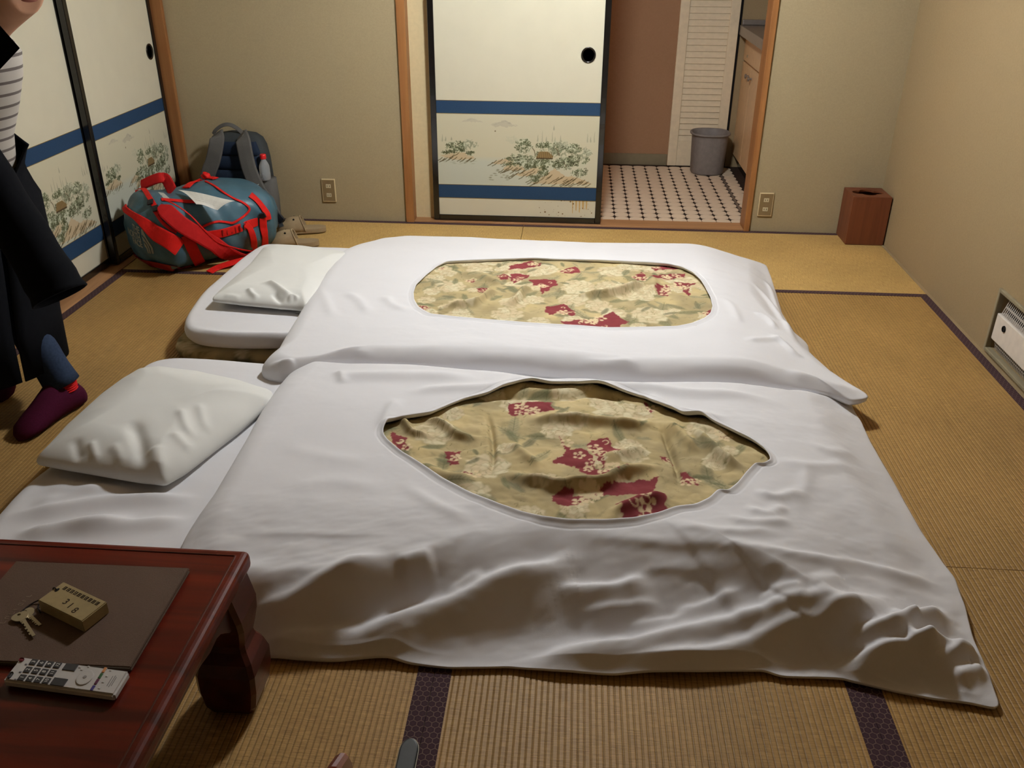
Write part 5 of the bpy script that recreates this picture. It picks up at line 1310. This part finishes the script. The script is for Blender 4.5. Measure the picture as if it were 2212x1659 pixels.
# padded back: five horizontal pads
for k in range(6):
    z0 = .030 + k * .070; z1 = z0 + .066; P = []
    rings = []
    for i in range(9):
        t = i / 8; z = z0 + (z1 - z0) * t; bul = .010 * math.sin(PI * t) ** .6 + .002; y = 4.415 + .11 * z - .092 + .0 + .006 * k * .0; hw = .128 - (.02 if z > .40 else 0) * ((z - .40) / .06)
        yy = 4.325 + .055 * z
        rings.append([Vector((-1.70 + hw * math.cos(a), yy + .020 - (bul + .020) * abs(math.sin(a)) ** .5, z)) for a in np.linspace(PI, 2 * PI, 17)])
    bm = loft(rings, close_u=False, cap0=False, cap1=False)
    bm_obj('back_pad', bm, MT['bpnavy'], bp, smooth=True)
yf = 4.305
def P3(px, py, y): return atY(px, py, y)
NF = Vector((0, -1, .1)).normalized()
s1 = smooth_path([P3(470, 289, 4.36), P3(469, 300, 4.32), P3(465, 325, 4.30), P3(459, 350, 4.295), P3(450, 375, 4.29), P3(446, 400, 4.29), P3(446, 430, 4.30)], 30)
bm_obj('shoulder_strap', ribbon_bm(s1, [NF] * 30, lambda t: .072, .014), MT['bpgrey'], bp)
s2 = smooth_path([P3(523, 292, 4.36), P3(525, 303, 4.32), P3(531, 335, 4.30), P3(540, 370, 4.285), P3(556, 405, 4.27), P3(575, 432, 4.26), P3(592, 456, 4.25), P3(599, 466, 4.25)], 40)
bm_obj('shoulder_strap', ribbon_bm(s2, [NF] * 40, lambda t: .074 - .030 * max(0, t - .6) / .4, .014), MT['bpgrey'], bp)
st_ = bm_obj('light_bar', ribbon_bm([P3(549, 403, 4.262), P3(559, 398, 4.262)], [NF] * 2, .004, .003), mat('white_reflector', (210, 214, 214), .5), bp)
s3 = smooth_path([P3(461, 290, 4.43), P3(466, 281, 4.43), P3(480, 271, 4.43), P3(495, 269, 4.43), P3(512, 277, 4.43), P3(525, 289, 4.43), P3(531, 296, 4.43)], 30)
bm_obj('grab_handle', ribbon_bm(s3, [Vector((0, -.75, .66))] * 30, .020, .005), MT['bpgrey'], bp)
s4 = smooth_path([P3(597, 462, 4.248), P3(607, 473, 4.24), P3(611, 479, 4.23)], 8)
bm_obj('strap_buckle', ribbon_bm(s4, [NF] * 8, .032, .014), MT['buckle'], bp)
s5 = smooth_path([P3(602, 474, 4.24), P3(606, 482, 4.23), P3(608, 490, 4.22)], 8)
bm_obj('strap_end', ribbon_bm(s5, [NF] * 8, lambda t: .014 + .012 * t, .004), MT['bpdark'], bp)
pocket = loft([ring((-1.545, 4.37, z), rx, ry_, 20, power=2.5) for z, rx, ry_ in ((.02, .036, .050), (.15, .040, .052), (.262, .036, .046))])
bm_obj('side_pocket', pocket, MT['bpgrey'], bp, smooth=True)
bt = thing('water_bottle', 'clear plastic bottle with a red cap in the backpack side pocket', 'bottle', (-1.548, 4.345, .10))
bx, by = -1.548, 4.335
bm_obj('bottle_body', loft([ring((bx, by, z), r, r, 24) for r, z in ((.020, .262), (.026, .268), (.027, .30), (.0255, .305), (.027, .315), (.025, .335), (.018, .352), (.012, .362), (.0115, .372))]), MT['plastic'], bt, smooth=True)
bm_obj('cap', loft([ring((bx, by, z), r, r, 24) for r, z in ((.0135, .368), (.0150, .370), (.0150, .388), (.0135, .391))]), MT['redcap'], bt)

# ================================================================== DUFFEL BAG
DA = Vector((-1.925, 3.705, 0)); DU = Vector((.67, .742, 0)).normalized(); DS = Vector((DU.y, -DU.x, 0))
db = thing('duffel_bag', 'teal and red tarpaulin duffel bag slumped against the left sliding doors', 'duffel bag', (-1.75, 4.0, 0))
def duf(u, a, off=0.0):
    """point on the bag: u along 0..1, a angle round the section"""
    e = 1 - max(0, (abs(u - .5) - .38) / .12) ** 2.2 * .32
    c_, s_ = math.cos(a), math.sin(a)
    pw = 2.5; px = math.copysign(abs(c_) ** (2 / pw), c_); pz_ = math.copysign(abs(s_) ** (2 / pw), s_)
    hh = .172 + .016 * math.sin(u * 9 + 1) * .4 - .012 * math.exp(-((u - .30) / .12) ** 2) * (1 if s_ > 0 else 0)
    hh = hh * (1 - .20 * (min(1, max(0, (u - .55) / .45)) ** 1.2) * (1 if s_ > 0 else 0))
    wr = .0045 * math.sin(u * 31 + 3 * math.sin(a * 3)) * (abs(c_) + .3) + .003 * math.sin(a * 9 + u * 14)
    p = DA + DU * (u * .60) + DS * (px * (.200 * e + wr + off))
    z = .172 + pz_ * (hh * (1 - (1 - e) * .8) + wr * .5 + off)
    return Vector((p.x, p.y, max(.0018, z)))
nA, nU = 72, 60
rg = [[duf(i / nU, 2 * PI * k / nA) for k in range(nA)] for i in range(nU + 1)]
def cap_rings(i, sgn):
    c = sum(rg[i], Vector()) / nA; out = []
    for s, b_ in ((.90, .018), (.75, .030), (.5, .040), (.25, .045), (.04, .047)):
        out.append([c + (p - c) * s + DU * sgn * b_ + Vector((0, 0, 0)) for p in rg[i]])
    return out
R1 = cap_rings(0, -1)[::-1] + rg + cap_rings(nU, 1)
for r in R1:
    for k, p in enumerate(r):
        if p.z < .0018: p.z = .0018
bmb = loft(R1); dbvh = BVHTree.FromBMesh(bmb)
bm_obj('bag_body', bmb, MT['teal'], db, smooth=True)
def hit(px, py, off=.004):
    d = ray(px, py).normalized(); loc, nrm, i, ds = dbvh.ray_cast(CAM, d)
    if loc is None:
        best = None
        for t in np.linspace(4.0, 4.9, 60):
            q = CAM + d * t; l2, n2, i2, d2 = dbvh.find_nearest(q)
            if best is None or d2 < best[0]: best = (d2, l2, n2)
        loc, nrm = best[1], best[2]
    if nrm.dot(d) > 0: nrm = -nrm
    return loc + nrm * off, nrm
def strap(nm, pix, width, m, off=.005, thick=.005, n=30, zlift=None):
    H_ = [hit(a, b_, off) for a, b_ in pix]; P = smooth_path([h[0] for h in H_], n)
    NN = []
    for i in range(n):
        t = i / (n - 1) * (len(H_) - 1); k = min(int(t), len(H_) - 2); NN.append(H_[k][1].lerp(H_[k + 1][1], t - k).normalized())
    if zlift:
        for i in range(n): P[i] = P[i] + NN[i] * zlift * math.sin(PI * i / (n - 1))
    for p in P: p.z = max(p.z, .004)
    return bm_obj(nm, ribbon_bm(P, NN, width, thick), m, db)
strap('haul_handle', [(255, 438), (275, 455), (297, 470), (318, 487), (338, 503), (358, 515), (372, 524), (386, 536)], lambda t: .028 + .045 * min(1, max(0, (t - .25) * 3)), MT['red'], .006, .008)
strap('shoulder_strap', [(346, 450), (362, 462), (386, 482), (420, 507), (453, 527), (490, 540), (520, 547), (552, 549)], lambda t: .072 * min(1, (t + .08) * 5, (1.08 - t) * 5), MT['redpad'], .012, .014, 40, .018)
strap('strap_binding', [(352, 440), (375, 452), (400, 470), (430, 492), (465, 514), (500, 528), (540, 536)], .006, MT['red'], .020, .004, 40, .02)
strap('compression_strap', [(402, 507), (412, 530), (425, 556), (437, 578), (447, 596)], .050, MT['red'], .006, .005)
strap('flap_piping', [(444, 393), (463, 403), (486, 419), (505, 430), (522, 437), (536, 446), (538, 454), (528, 465), (514, 475), (502, 481), (490, 480), (470, 479), (452, 483), (436, 490)], .010, MT['red'], .004, .005, 60)
strap('top_webbing', [(348, 432), (375, 434), (400, 436), (428, 437)], .019, MT['red'], .004, .004)
strap('webbing_ladder', [(449, 508), (480, 503), (510, 494), (540, 484), (556, 478)], .040, MT['red'], .004, .004)
for k in range(6):
    a = (478 + k * 9.5, 503 - k * 2.6); strap('webbing_loop', [(a[0], a[1] - 6), (a[0] + 2, a[1] + 6)], .006, MT['reddark'], .008, .003, 6)
strap('end_strap', [(528, 484), (537, 492), (544, 506), (548, 522), (548, 540)], .030, MT['red'], .006, .005)
strap('end_strap', [(567, 470), (568, 488), (570, 508), (571, 530)], .034, MT['red'], .008, .005)
strap('end_strap', [(540, 422), (552, 432), (564, 446), (575, 462), (578, 474)], .034, MT['red'], .006, .005)
strap('end_strap', [(402, 408), (418, 396), (436, 386), (448, 382), (466, 388)], .034, MT['red'], .006, .006)
strap('side_strap', [(300, 400), (312, 412), (324, 428), (334, 444), (346, 462)], .022, MT['red'], .006, .004)
strap('lower_strap', [(334, 455), (350, 478), (366, 494), (380, 502)], .014, MT['red'], .006, .006)
# red base wrapping the lower part of the near end
H_ = [[hit(px, py, .008)[0] for px, py in row] for row in ([(262 + 15 * k, 548 + 3.2 * k) for k in range(10)], [(268 + 15 * k, 560 + 3.2 * k) for k in range(10)], [(280 + 15 * k, 573 + 2.4 * k) for k in range(10)], [(298 + 14 * k, 588 + 1.0 * k) for k in range(10)])]
bm_obj('base_panel', loft(H_, close_u=False, cap0=False, cap1=False), MT['reddark'], db, smooth=True)
# knots, buckles, loop and trailing strap
def blob(nm, c, r, m, par, sq=(1, 1, 1)):
    bm = bmesh.new(); bmesh.ops.create_icosphere(bm, subdivisions=3, radius=1)
    for v in bm.verts: v.co = Vector((v.co.x * r * sq[0], v.co.y * r * sq[1], v.co.z * r * sq[2])) * (1 + .18 * math.sin(v.co.x * 5 + v.co.z * 4)) + Vector(c)
    return bm_obj(nm, bm, m, par, smooth=True)
for px, py in ((288, 394), (444, 374)): blob('strap_knot', hit(px, py, .016)[0], .022, MT['red'], db, (1, .8, .8))
for px, py in ((328, 440), (565, 464), (338, 452)):
    c, nn = hit(px, py, .012); bm_obj('buckle', ribbon_bm([c - Vector((.012, 0, .004)), c + Vector((.012, 0, .004))], [nn] * 2, .026, .010), MT['buckle'], db)
ar = smooth_path([at(306, 400, .352), at(325, 391, .375), at(345, 384, .392), at(357, 386, .385), at(366, 400, .358), at(372, 412, .342)], 24)
bm_obj('shoulder_strap', ribbon_bm(ar, [Vector((-.3, -.75, .55))] * 24, lambda t: .050, .010), MT['redpad'], db)
gs = smooth_path([at(452, 588, .006), at(470, 578, .010), at(500, 568, .022), at(530, 560, .020), at(556, 555, .012)], 20)
bm_obj('trailing_strap', ribbon_bm(gs, [Vector((.15, -.35, .92))] * 20, .034, .004), MT['red'], db)
wd = [hit(px, py, .005)[0] for px, py in ((341, 417), (353, 419), (368, 432), (354, 431))]
bm = bmesh.new(); bm.faces.new([bm.verts.new(p) for p in wd]); bmesh.ops.solidify(bm, geom=list(bm.faces), thickness=.001); wl = bm_obj('address_window', bm, MT['sheet'], db)
# printed wording and dome mark on the near end
def on_cap(o_px, pts, sx, sy, rx=0.0):
    """map flat artwork (metres, x right, y up) to the end of the bag"""
    c, nn = hit(*o_px, 0); R_ = Vector((DS.x, DS.y, 0)); U2 = (nn.cross(R_)).normalized(); 
    if U2.z < 0: U2 = -U2
    out = []
    for x, y in pts:
        q = c + R_ * x + U2 * y + nn * .05; l, n2, i, d_ = dbvh.ray_cast(q, -nn)
        out.append((l + nn * .0022) if l is not None else (c + R_ * x + U2 * y + nn * .002))
    return out
def cap_text(body, size, cx_, cy_):
    cu = bpy.data.curves.new('wording', 'FONT'); cu.body = body; cu.size = size; cu.align_x = 'RIGHT'; cu.align_y = 'CENTER'; cu.offset = .0012; cu.space_character = .95
    t = bpy.data.objects.new('tmp_text', cu); COL.objects.link(t)
    dg = bpy.context.evaluated_depsgraph_get(); dg.update(); me = bpy.data.meshes.new_from_object(t.evaluated_get(dg)); bpy.data.objects.remove(t)
    bm = bmesh.new(); bm.from_mesh(me); bmesh.ops.triangulate(bm, faces=bm.faces); bmesh.ops.subdivide_edges(bm, edges=[e for e in bm.edges if e.calc_length() > .01], cuts=2)
    pts = on_cap(LOGO, [(v.co.x * .78 + cx_, v.co.y + cy_ - v.co.x * .10) for v in bm.verts], 1, 1)
    for v, p in zip(bm.verts, pts): v.co = p
    o = bm_obj('printed_wording', bm, MT['logo'], db)
LOGO = (305, 516)
cap_text('THE', .040, .000, .036); cap_text('NORTH', .040, .000, .004); cap_text('FACE', .040, .000, -.028)
def band_arc(r0, r1, a0, a1, n=14): return [(r1 * math.cos(a), r1 * math.sin(a)) for a in np.linspace(a0, a1, n)] + [(r0 * math.cos(a), r0 * math.sin(a)) for a in np.linspace(a1, a0, n)]
for r0, r1 in ((.018, .030), (.036, .050), (.056, .072)):
    n = 14; A = np.linspace(-.05, PI / 2 + .05, n); cxx, cyy = .014, -.062
    inn_ = on_cap(LOGO, [(cxx + r0 * math.sin(a) * .45, cyy + (r0 * 1.5) * math.cos(a)) for a in A], 1, 1); out_ = on_cap(LOGO, [(cxx + r1 * math.sin(a) * .45, cyy + (r1 * 1.5) * math.cos(a)) for a in A], 1, 1)
    bm_obj('printed_dome_band', loft([inn_, out_], close_u=False, cap0=False, cap1=False), MT['logo'], db)

# sheet of paper on the bag
C4 = [hit(386, 411, .012)[0], hit(506, 432, .016)[0], hit(462, 452, .020)[0], hit(428, 441, .014)[0]]
pp = []
zt_ = max(p.z for p in C4) + .004
c0, c1, c2, c3 = [at(384, 410, .345), at(507, 432, .335), at(470, 452, .300), at(424, 441, .325)]
nn_ = 12
rings = []
for i in range(nn_ + 1):
    t = i / nn_; a = c0.lerp(c1, t); b_ = c3.lerp(c2, t)
    row = []
    for j in range(9): s = j / 8; p = a.lerp(b_, s); p.z += .012 * math.sin(PI * s) * (1 - t * .3) + .004 * math.sin(t * 5); row.append(p)
    rings.append(row)
bm = loft(rings, close_u=False, cap0=False, cap1=False); bmesh.ops.solidify(bm, geom=list(bm.faces), thickness=.0008)
shp = tag(bm_obj('paper_sheet', bm, MT['sheet'], None, tuple(c0), smooth=False), 'white printed paper sheet lying curled on top of the duffel bag', 'paper')
bm = bmesh.new()
for k in range(7):
    s = .14 + k * .11; 
    for j in range(6):
        t0 = .10 + j * .12; t1 = t0 + .09
        q = []
        for tt_, ds in ((t0, 0), (t1, 0), (t1, .018), (t0, .018)):
            p = c0.lerp(c1, tt_).lerp(c3.lerp(c2, tt_), s + ds); p.z += .012 * math.sin(PI * (s + ds)) * (1 - tt_ * .3) + .004 * math.sin(tt_ * 5) + .0015; q.append(p)
        bm.faces.new([bm.verts.new(p) for p in q])
pl_ = bm_obj('text_lines', bm, mat('pale_grey_text', (206, 204, 197), .8), shp); pl_['kind'] = 'stuff'

# ================================================================== SLIPPERS
def slipper(heel, toe, lab):
    h = at(*heel, .004); t = at(*toe, .004); d = (h - t); d.z = 0; d.normalize(); s = Vector((-d.y, d.x, 0)); L = .245
    toe_p = h - d * L; root = thing('slipper', lab, 'slipper', ((h + toe_p).x / 2, (h + toe_p).y / 2, 0), 'pair of slippers by the duffel bag')
    def W(u): # half width along the sole, u 0 toe .. 1 heel
        return .047 * math.sqrt(max(0, 1 - ((u - .30) / .305) ** 2)) if u < .30 else (.047 - .010 * math.sin((u - .3) / .45 * PI / 2) if u < .75 else .037 * math.sqrt(max(0, 1 - ((u - .75) / .2505) ** 2)))
    def Z0(u): return .003 + .004 * max(0, .15 - u) / .15
    out = []
    N2 = 40; us = [.5 - .5 * math.cos(PI * k / (N2 - 1)) for k in range(N2)]
    P = [(u, W(u)) for u in us] + [(u, -W(u)) for u in us[::-1][1:-1]]
    rings = [[toe_p + d * (u * L) + s * (w_ * k1) + Vector((0, 0, z)) for u, w_ in P] for z, k1 in ((.0018, .94), (.006, 1.0), (.020, 1.02), (.026, .99), (.027, .90))]
    bm_obj('sole', loft(rings), MT['slipper'], root)
    rings = []
    for i in range(15):
        u = .015 + .57 * i / 14; row = []
        for k in range(17):
            a = PI * k / 16; lift = math.sin(a)
            uu = u - .10 * lift * (i / 14); hgt = .020 + .050 * math.sin(min(1, (uu + .03) / .42) * PI / 2) * (1 if uu > 0 else 0) ** 1
            w_ = W(min(max(uu, .004), .99)) * 1.03
            row.append(toe_p + d * (uu * L) + s * (w_ * math.cos(a)) + Vector((0, 0, .014 + hgt * lift ** .75)))
        rings.append(row)
    bm = loft(rings, close_u=False, cap0=False, cap1=False); bmesh.ops.solidify(bm, geom=list(bm.faces), thickness=.004)
    bm_obj('upper', bm, MT['slipper'], root, smooth=True)
    bm_obj('opening_rim', tube_bm(rings[-1], .0042, 8), MT['slipper'], root, smooth=True)
    for k in (5, 11): blob('rivet_hole', rings[10][k], .005, MT['dark'], root)
slipper((705, 499), (612, 503), 'taupe rubber slipper, the one nearer the back wall')
slipper((690, 529), (600, 533), 'taupe rubber slipper, the one nearer the white pillow')

# ================================================================== PENDANT LAMP (above the frame, lights the room)
pdl = thing('pendant_lamp', 'ceiling pendant lamp with ring tube above the beds', 'lamp', (LAMP[0], LAMP[1], LAMP[2]))
bm = bmesh.new(); n = 48; rr0, r1_ = .17, .014
rg = [[Vector((LAMP[0] + (rr0 + r1_ * math.cos(b_)) * math.cos(a), LAMP[1] + (rr0 + r1_ * math.cos(b_)) * math.sin(a), LAMP[2] + .02 + r1_ * math.sin(b_))) for b_ in np.linspace(0, 2 * PI, 12, endpoint=False)] for a in np.linspace(0, 2 * PI, n + 1)]
bm.free(); bm_obj('ring_tube', loft(rg, cap0=False, cap1=False), MT['glow'], pdl, smooth=True)
bm_obj('canopy', loft([ring((LAMP[0], LAMP[1], LAMP[2] + z), r, r, 40, power=5) for z, r in ((.10, .25), (.105, .255), (.14, .20), (.17, .06))]), MT['shade'], pdl)
bm_obj('hanging_cord', tube_bm([Vector((LAMP[0], LAMP[1], z)) for z in (LAMP[2] + .16, LAMP[2] + .4, ZC - .001)], .004, 8), MT['cord'], pdl)

# ================================================================== PERSON at the left edge
FD = Vector((.85, -.527, 0)).normalized(); SD = Vector((-FD.y, FD.x, 0))   # facing, their left
ps = thing('person', 'person in a long black coat, striped shirt, jeans and maroon socks at the left edge', 'person', (-1.75, 2.42, 0))
J = dict(pelvis=((-1.80, 2.48, .80), .105), waist=((-1.745, 2.44, .92), .090), chest=((-1.665, 2.385, 1.04), .095), collar=((-1.575, 2.335, 1.135), .060), neck=(tuple(atY(-8, 45, 2.29)), .046), jaw=(tuple(atY(18, -10, 2.26)), .058), head=(tuple(atY(12, -70, 2.25)), .088), crown=(tuple(atY(8, -118, 2.25)), .073), chin=(tuple(atY(58, 6, 2.22)), .032))
chestv = Vector(J['chest'][0])
def jj(n, p, r): J[n] = (tuple(p), r)
jj('shR', (-1.675, 2.225, 1.080), .045); jj('elR', (-1.515, 2.165, .845), .036); jj('wrR', (-1.388, 2.097, .695), .028); jj('paR', (-1.362, 2.083, .645), .030)
jj('shL', (-1.64, 2.49, 1.070), .040); jj('elL', (-1.80, 2.60, .86), .036); jj('wrL', (-1.83, 2.60, .66), .028); jj('paL', (-1.832, 2.598, .61), .030)
jj('hpR', (-1.80, 2.410, .76), .085); jj('knR', (-1.735, 2.405, .44), .055); jj('anR', (-1.608, 2.405, .095), .030); jj('heR', (-1.597, 2.435, .040), .024); jj('baR', (-1.638, 2.290, .036), .022); jj('toR', (-1.655, 2.225, .028), .015)
jj('hpL', (-1.80, 2.56, .76), .095); jj('knL', (-1.875, 2.56, .44), .060); jj('anL', (-1.945, 2.60, .095), .030); jj('heL', (-1.965, 2.635, .040), .024); jj('baL', (-1.895, 2.505, .036), .022); jj('toL', (-1.865, 2.455, .028), .015)
E_ = [('pelvis', 'waist'), ('waist', 'chest'), ('chest', 'collar'), ('collar', 'neck'), ('neck', 'jaw'), ('jaw', 'head'), ('head', 'crown'), ('jaw', 'chin')]
for q in 'RL': E_ += [('chest', 'sh' + q), ('sh' + q, 'el' + q), ('el' + q, 'wr' + q), ('wr' + q, 'pa' + q), ('pelvis', 'hp' + q), ('hp' + q, 'kn' + q), ('kn' + q, 'an' + q), ('an' + q, 'he' + q), ('an' + q, 'ba' + q), ('ba' + q, 'to' + q)]
for q, pa in (('R', Vector(J['paR'][0])), ('L', Vector(J['paL'][0]))):
    dn = (pa - Vector(J['wr' + q][0])).normalized(); sd_ = dn.cross(FD).normalized()
    for k, (off, ln) in enumerate(((-.024, .072), (-.008, .082), (.008, .077), (.023, .062))):
        a = pa + FD * off + dn * .018; b_ = a + dn * ln * .5 + sd_ * .004; c_ = b_ + dn * ln * .45 + sd_ * .012
        jj('f%s%da' % (q, k), a, .0105); jj('f%s%db' % (q, k), b_, .0090); jj('f%s%dc' % (q, k), c_, .0075)
        E_ += [('pa' + q, 'f%s%da' % (q, k)), ('f%s%da' % (q, k), 'f%s%db' % (q, k)), ('f%s%db' % (q, k), 'f%s%dc' % (q, k))]
    a = pa + FD * .030 - dn * .012 + sd_ * .010; b_ = a + FD * .010 + dn * .035 + sd_ * .010
    jj('t%sa' % q, a, .012); jj('t%sb' % q, b_, .009); E_ += [('wr' + q, 't%sa' % q), ('t%sa' % q, 't%sb' % q)]
names = list(J); me = bpy.data.meshes.new('body')
Lp = ORG[ps.name]
me.from_pydata([Vector(J[n][0]) - Lp for n in names], [(names.index(a), names.index(b_)) for a, b_ in E_], [])
bd_ = bpy.data.objects.new('body', me); COL.objects.link(bd_); bd_.parent = ps; ORG['body'] = Lp
md = bd_.modifiers.new('Skin', 'SKIN'); md.use_smooth_shade = True
for i, n in enumerate(names):
    sv = me.skin_vertices[0].data[i]; sv.radius = (J[n][1], J[n][1]); sv.use_root = (n == 'pelvis')
sb = bd_.modifiers.new('Subdivision', 'SUBSURF'); sb.levels = 2; sb.render_levels = 2
# freeze the modifiers into a plain mesh
dg = bpy.context.evaluated_depsgraph_get(); dg.update(); me2 = bpy.data.meshes.new_from_object(bd_.evaluated_get(dg)); bd_.modifiers.clear(); bd_.data = me2
me2.materials.clear(); me2.materials.append(MT['skin']); me2.polygons.foreach_set('use_smooth', [True] * len(me2.polygons))
# face and hair
hc = Vector(J['head'][0]); UPV = Vector((0, 0, 1))
def hblob(nm, off, r, m, sq=(1, 1, 1)):
    c = hc + FD * off[0] + SD * off[1] + UPV * off[2]; bm = bmesh.new(); bmesh.ops.create_icosphere(bm, subdivisions=3, radius=1)
    for v in bm.verts: v.co = c + FD * (v.co.x * r * sq[0]) + SD * (v.co.y * r * sq[1]) + UPV * (v.co.z * r * sq[2])
    return bm_obj(nm, bm, m, ps, smooth=True)
for q in (1, -1):
    e = hblob('eye', (.078, .031 * q, -.005), .012, MT['eye']); hblob('ear', (-.005, .088 * q, -.012), .026, MT['skin'], (.7, .35, 1.1))
hblob('nose', (.092, 0, -.030), .018, MT['skin'], (1.0, .75, 1.3)); hblob('mouth', (.080, 0, -.066), .020, MT['lip'], (.4, 1.1, .35))
bm = bmesh.new(); bmesh.ops.create_icosphere(bm, subdivisions=4, radius=1)
for v in bm.verts:
    x, y_, z_ = v.co; k = 1 + .03 * math.sin(y_ * 14) ; v.co = hc + UPV * .030 + FD * (x * .098 * k - .016) + SD * (y_ * .096 * k) + UPV * (z_ * .100 * k)
bmesh.ops.delete(bm, geom=[v for v in bm.verts if (v.co - hc).dot(FD) > .055 and (v.co - hc).z < .055 or (v.co - hc).z < -.06], context='VERTS')
bmesh.ops.solidify(bm, geom=list(bm.faces), thickness=.004); bm_obj('hair', bm, MT['hair'], ps, smooth=True)
# striped shirt
def body_ring(c, rl, rf, n=40, p=2.2): return ring(c, rl, rf, n, power=p, ax=SD, ay=FD)
rg = [body_ring(c, a, b_) for c, a, b_ in (((-1.80, 2.475, .76), .150, .130), ((-1.765, 2.45, .86), .148, .130), ((-1.705, 2.41, .95), .150, .135), ((-1.655, 2.375, 1.04), .155, .135), ((-1.620, 2.355, 1.10), .150, .110), ((-1.575, 2.33, 1.155), .095, .080), ((-1.530, 2.305, 1.195), .058, .060), ((-1.520, 2.30, 1.210), .056, .058))]
bm_obj('striped_shirt', loft(rg, cap0=False, cap1=False), MT['stripe'], ps, smooth=True)
# coat: long, open at the front
def coat_ring(c, rl, rf, gap, n=44, wob=0.0):
    out = []; gE = 2.9 if c[2] > 1.0 else 2.4 if c[2] > .9 else 1.2 if c[2] > .8 else gap
    for k in range(n + 1):
        a = PI / 2 + gap + (2 * PI - gap - gE) * k / n; r = 1 + wob * math.sin(k * .9)
        out.append(Vector(c) + SD * (rl * r * math.cos(a)) + FD * (rf * r * math.sin(a)))
    return out
cr_ = [((-1.790, 2.375, .165), .215, .165, .02, .03), ((-1.790, 2.385, .32), .215, .170, .02, .03), ((-1.790, 2.43, .50), .215, .165, .03, .025), ((-1.785, 2.45, .68), .200, .172, .04, .02), ((-1.775, 2.45, .82), .190, .170, .10, .01), ((-1.735, 2.42, .93), .185, .160, .60, 0), ((-1.675, 2.385, 1.03), .190, .145, 1.25, 0), ((-1.640, 2.365, 1.09), .185, .122, 1.4, 0), ((-1.600, 2.345, 1.145), .120, .092, 1.45, 0), ((-1.565, 2.325, 1.180), .082, .075, 1.45, 0)]
bm = loft([coat_ring(c, a, b_, g_, wob=w_) for c, a, b_, g_, w_ in cr_], close_u=False, cap0=False, cap1=False); bmesh.ops.solidify(bm, geom=list(bm.faces), thickness=.006)
bm_obj('long_coat', bm, MT['coat'], ps, smooth=True)
def tube_path(nm, pts, rads, m, n=24, open_end=True, par=ps):
    P = smooth_path(pts, 26); rg = []
    for i, p in enumerate(P):
        t = (P[min(i + 1, 25)] - P[max(i - 1, 0)]).normalized(); a = t.cross(SD).normalized(); b_ = t.cross(a).normalized()
        u = i / 25 * (len(rads) - 1); k = min(int(u), len(rads) - 2); r = rads[k] + (rads[k + 1] - rads[k]) * (u - k)
        wv = 1 + .03 * math.sin(i * 1.3)
        rg.append([p + a * (r * wv * math.cos(2 * PI * j / n)) + b_ * (r * .9 * wv * math.sin(2 * PI * j / n)) for j in range(n)])
    bm = loft(rg, cap0=False, cap1=False); bmesh.ops.solidify(bm, geom=list(bm.faces), thickness=.005)
    return bm_obj(nm, bm, m, par, smooth=True)
tube_path('coat_sleeve', [(-1.665, 2.245, 1.09), (-1.60, 2.205, .98), (-1.515, 2.165, .845), (-1.430, 2.120, .72), (-1.355, 2.080, .60), (-1.325, 2.065, .545)], [.082, .078, .070, .068, .072, .078], MT['coat'])
tube_path('coat_sleeve', [(-1.655, 2.47, 1.08), (-1.73, 2.54, .98), (-1.80, 2.60, .86), (-1.825, 2.60, .73), (-1.835, 2.60, .54)], [.082, .075, .070, .068, .074], MT['coat'])
for P in ([(0, 55, 2.22), (43, 104, 2.19), (0, 150, 2.22)], [(-30, 50, 2.35), (0, 55, 2.22), (0, 150, 2.22), (-40, 180, 2.35)]):
    bm = bmesh.new(); bm.faces.new([bm.verts.new(atY(*p)) for p in P]); bmesh.ops.solidify(bm, geom=list(bm.faces), thickness=.006); bm_obj('coat_lapel', bm, MT['coat'], ps)
# jeans and socks
for q in 'RL':
    h, k, a = [Vector(J[x + q][0]) for x in ('hp', 'kn', 'an')]
    tube_path('jeans_leg', [h + Vector((0, 0, .03)), h.lerp(k, .5), k, k.lerp(a, .5), a + Vector((0, 0, .005))], [.098, .080, .064, .058, .060], MT['jean'])
    he, ba, to = [Vector(J[x + q][0]) for x in ('he', 'ba', 'to')]
    d = (to - he); d.z = 0; L = d.length + .055; d.normalize(); s_ = Vector((-d.y, d.x, 0)); st0 = he - d * .034; rg = []
    for t, w_, hz in ((0, .012, .04), (.03, .028, .066), (.12, .040, .100), (.28, .042, .128), (.45, .042, .118), (.62, .046, .086), (.78, .048, .060), (.90, .042, .044), (.97, .026, .026), (1, .008, .016)):
        c = st0 + d * (L * t); rg.append([Vector((c.x, c.y, 0)) + s_ * (w_ * math.cos(x)) + UPV * (.0030 + hz / 2 * (1 + math.sin(x))) for x in np.linspace(0, 2 * PI, 24, endpoint=False)])
    sk = bm_obj('sock', loft(rg), MT['sock'], ps, smooth=True)
    tube_path('sock_cuff', [a + Vector((0, 0, -.012)), a + Vector((0, 0, 0)), a + Vector((0, 0, .012)), a + Vector((0, 0, .024))], [.047, .046, .046, .046], MT['sockred'] if q == 'R' else MT['sock'], par=sk)
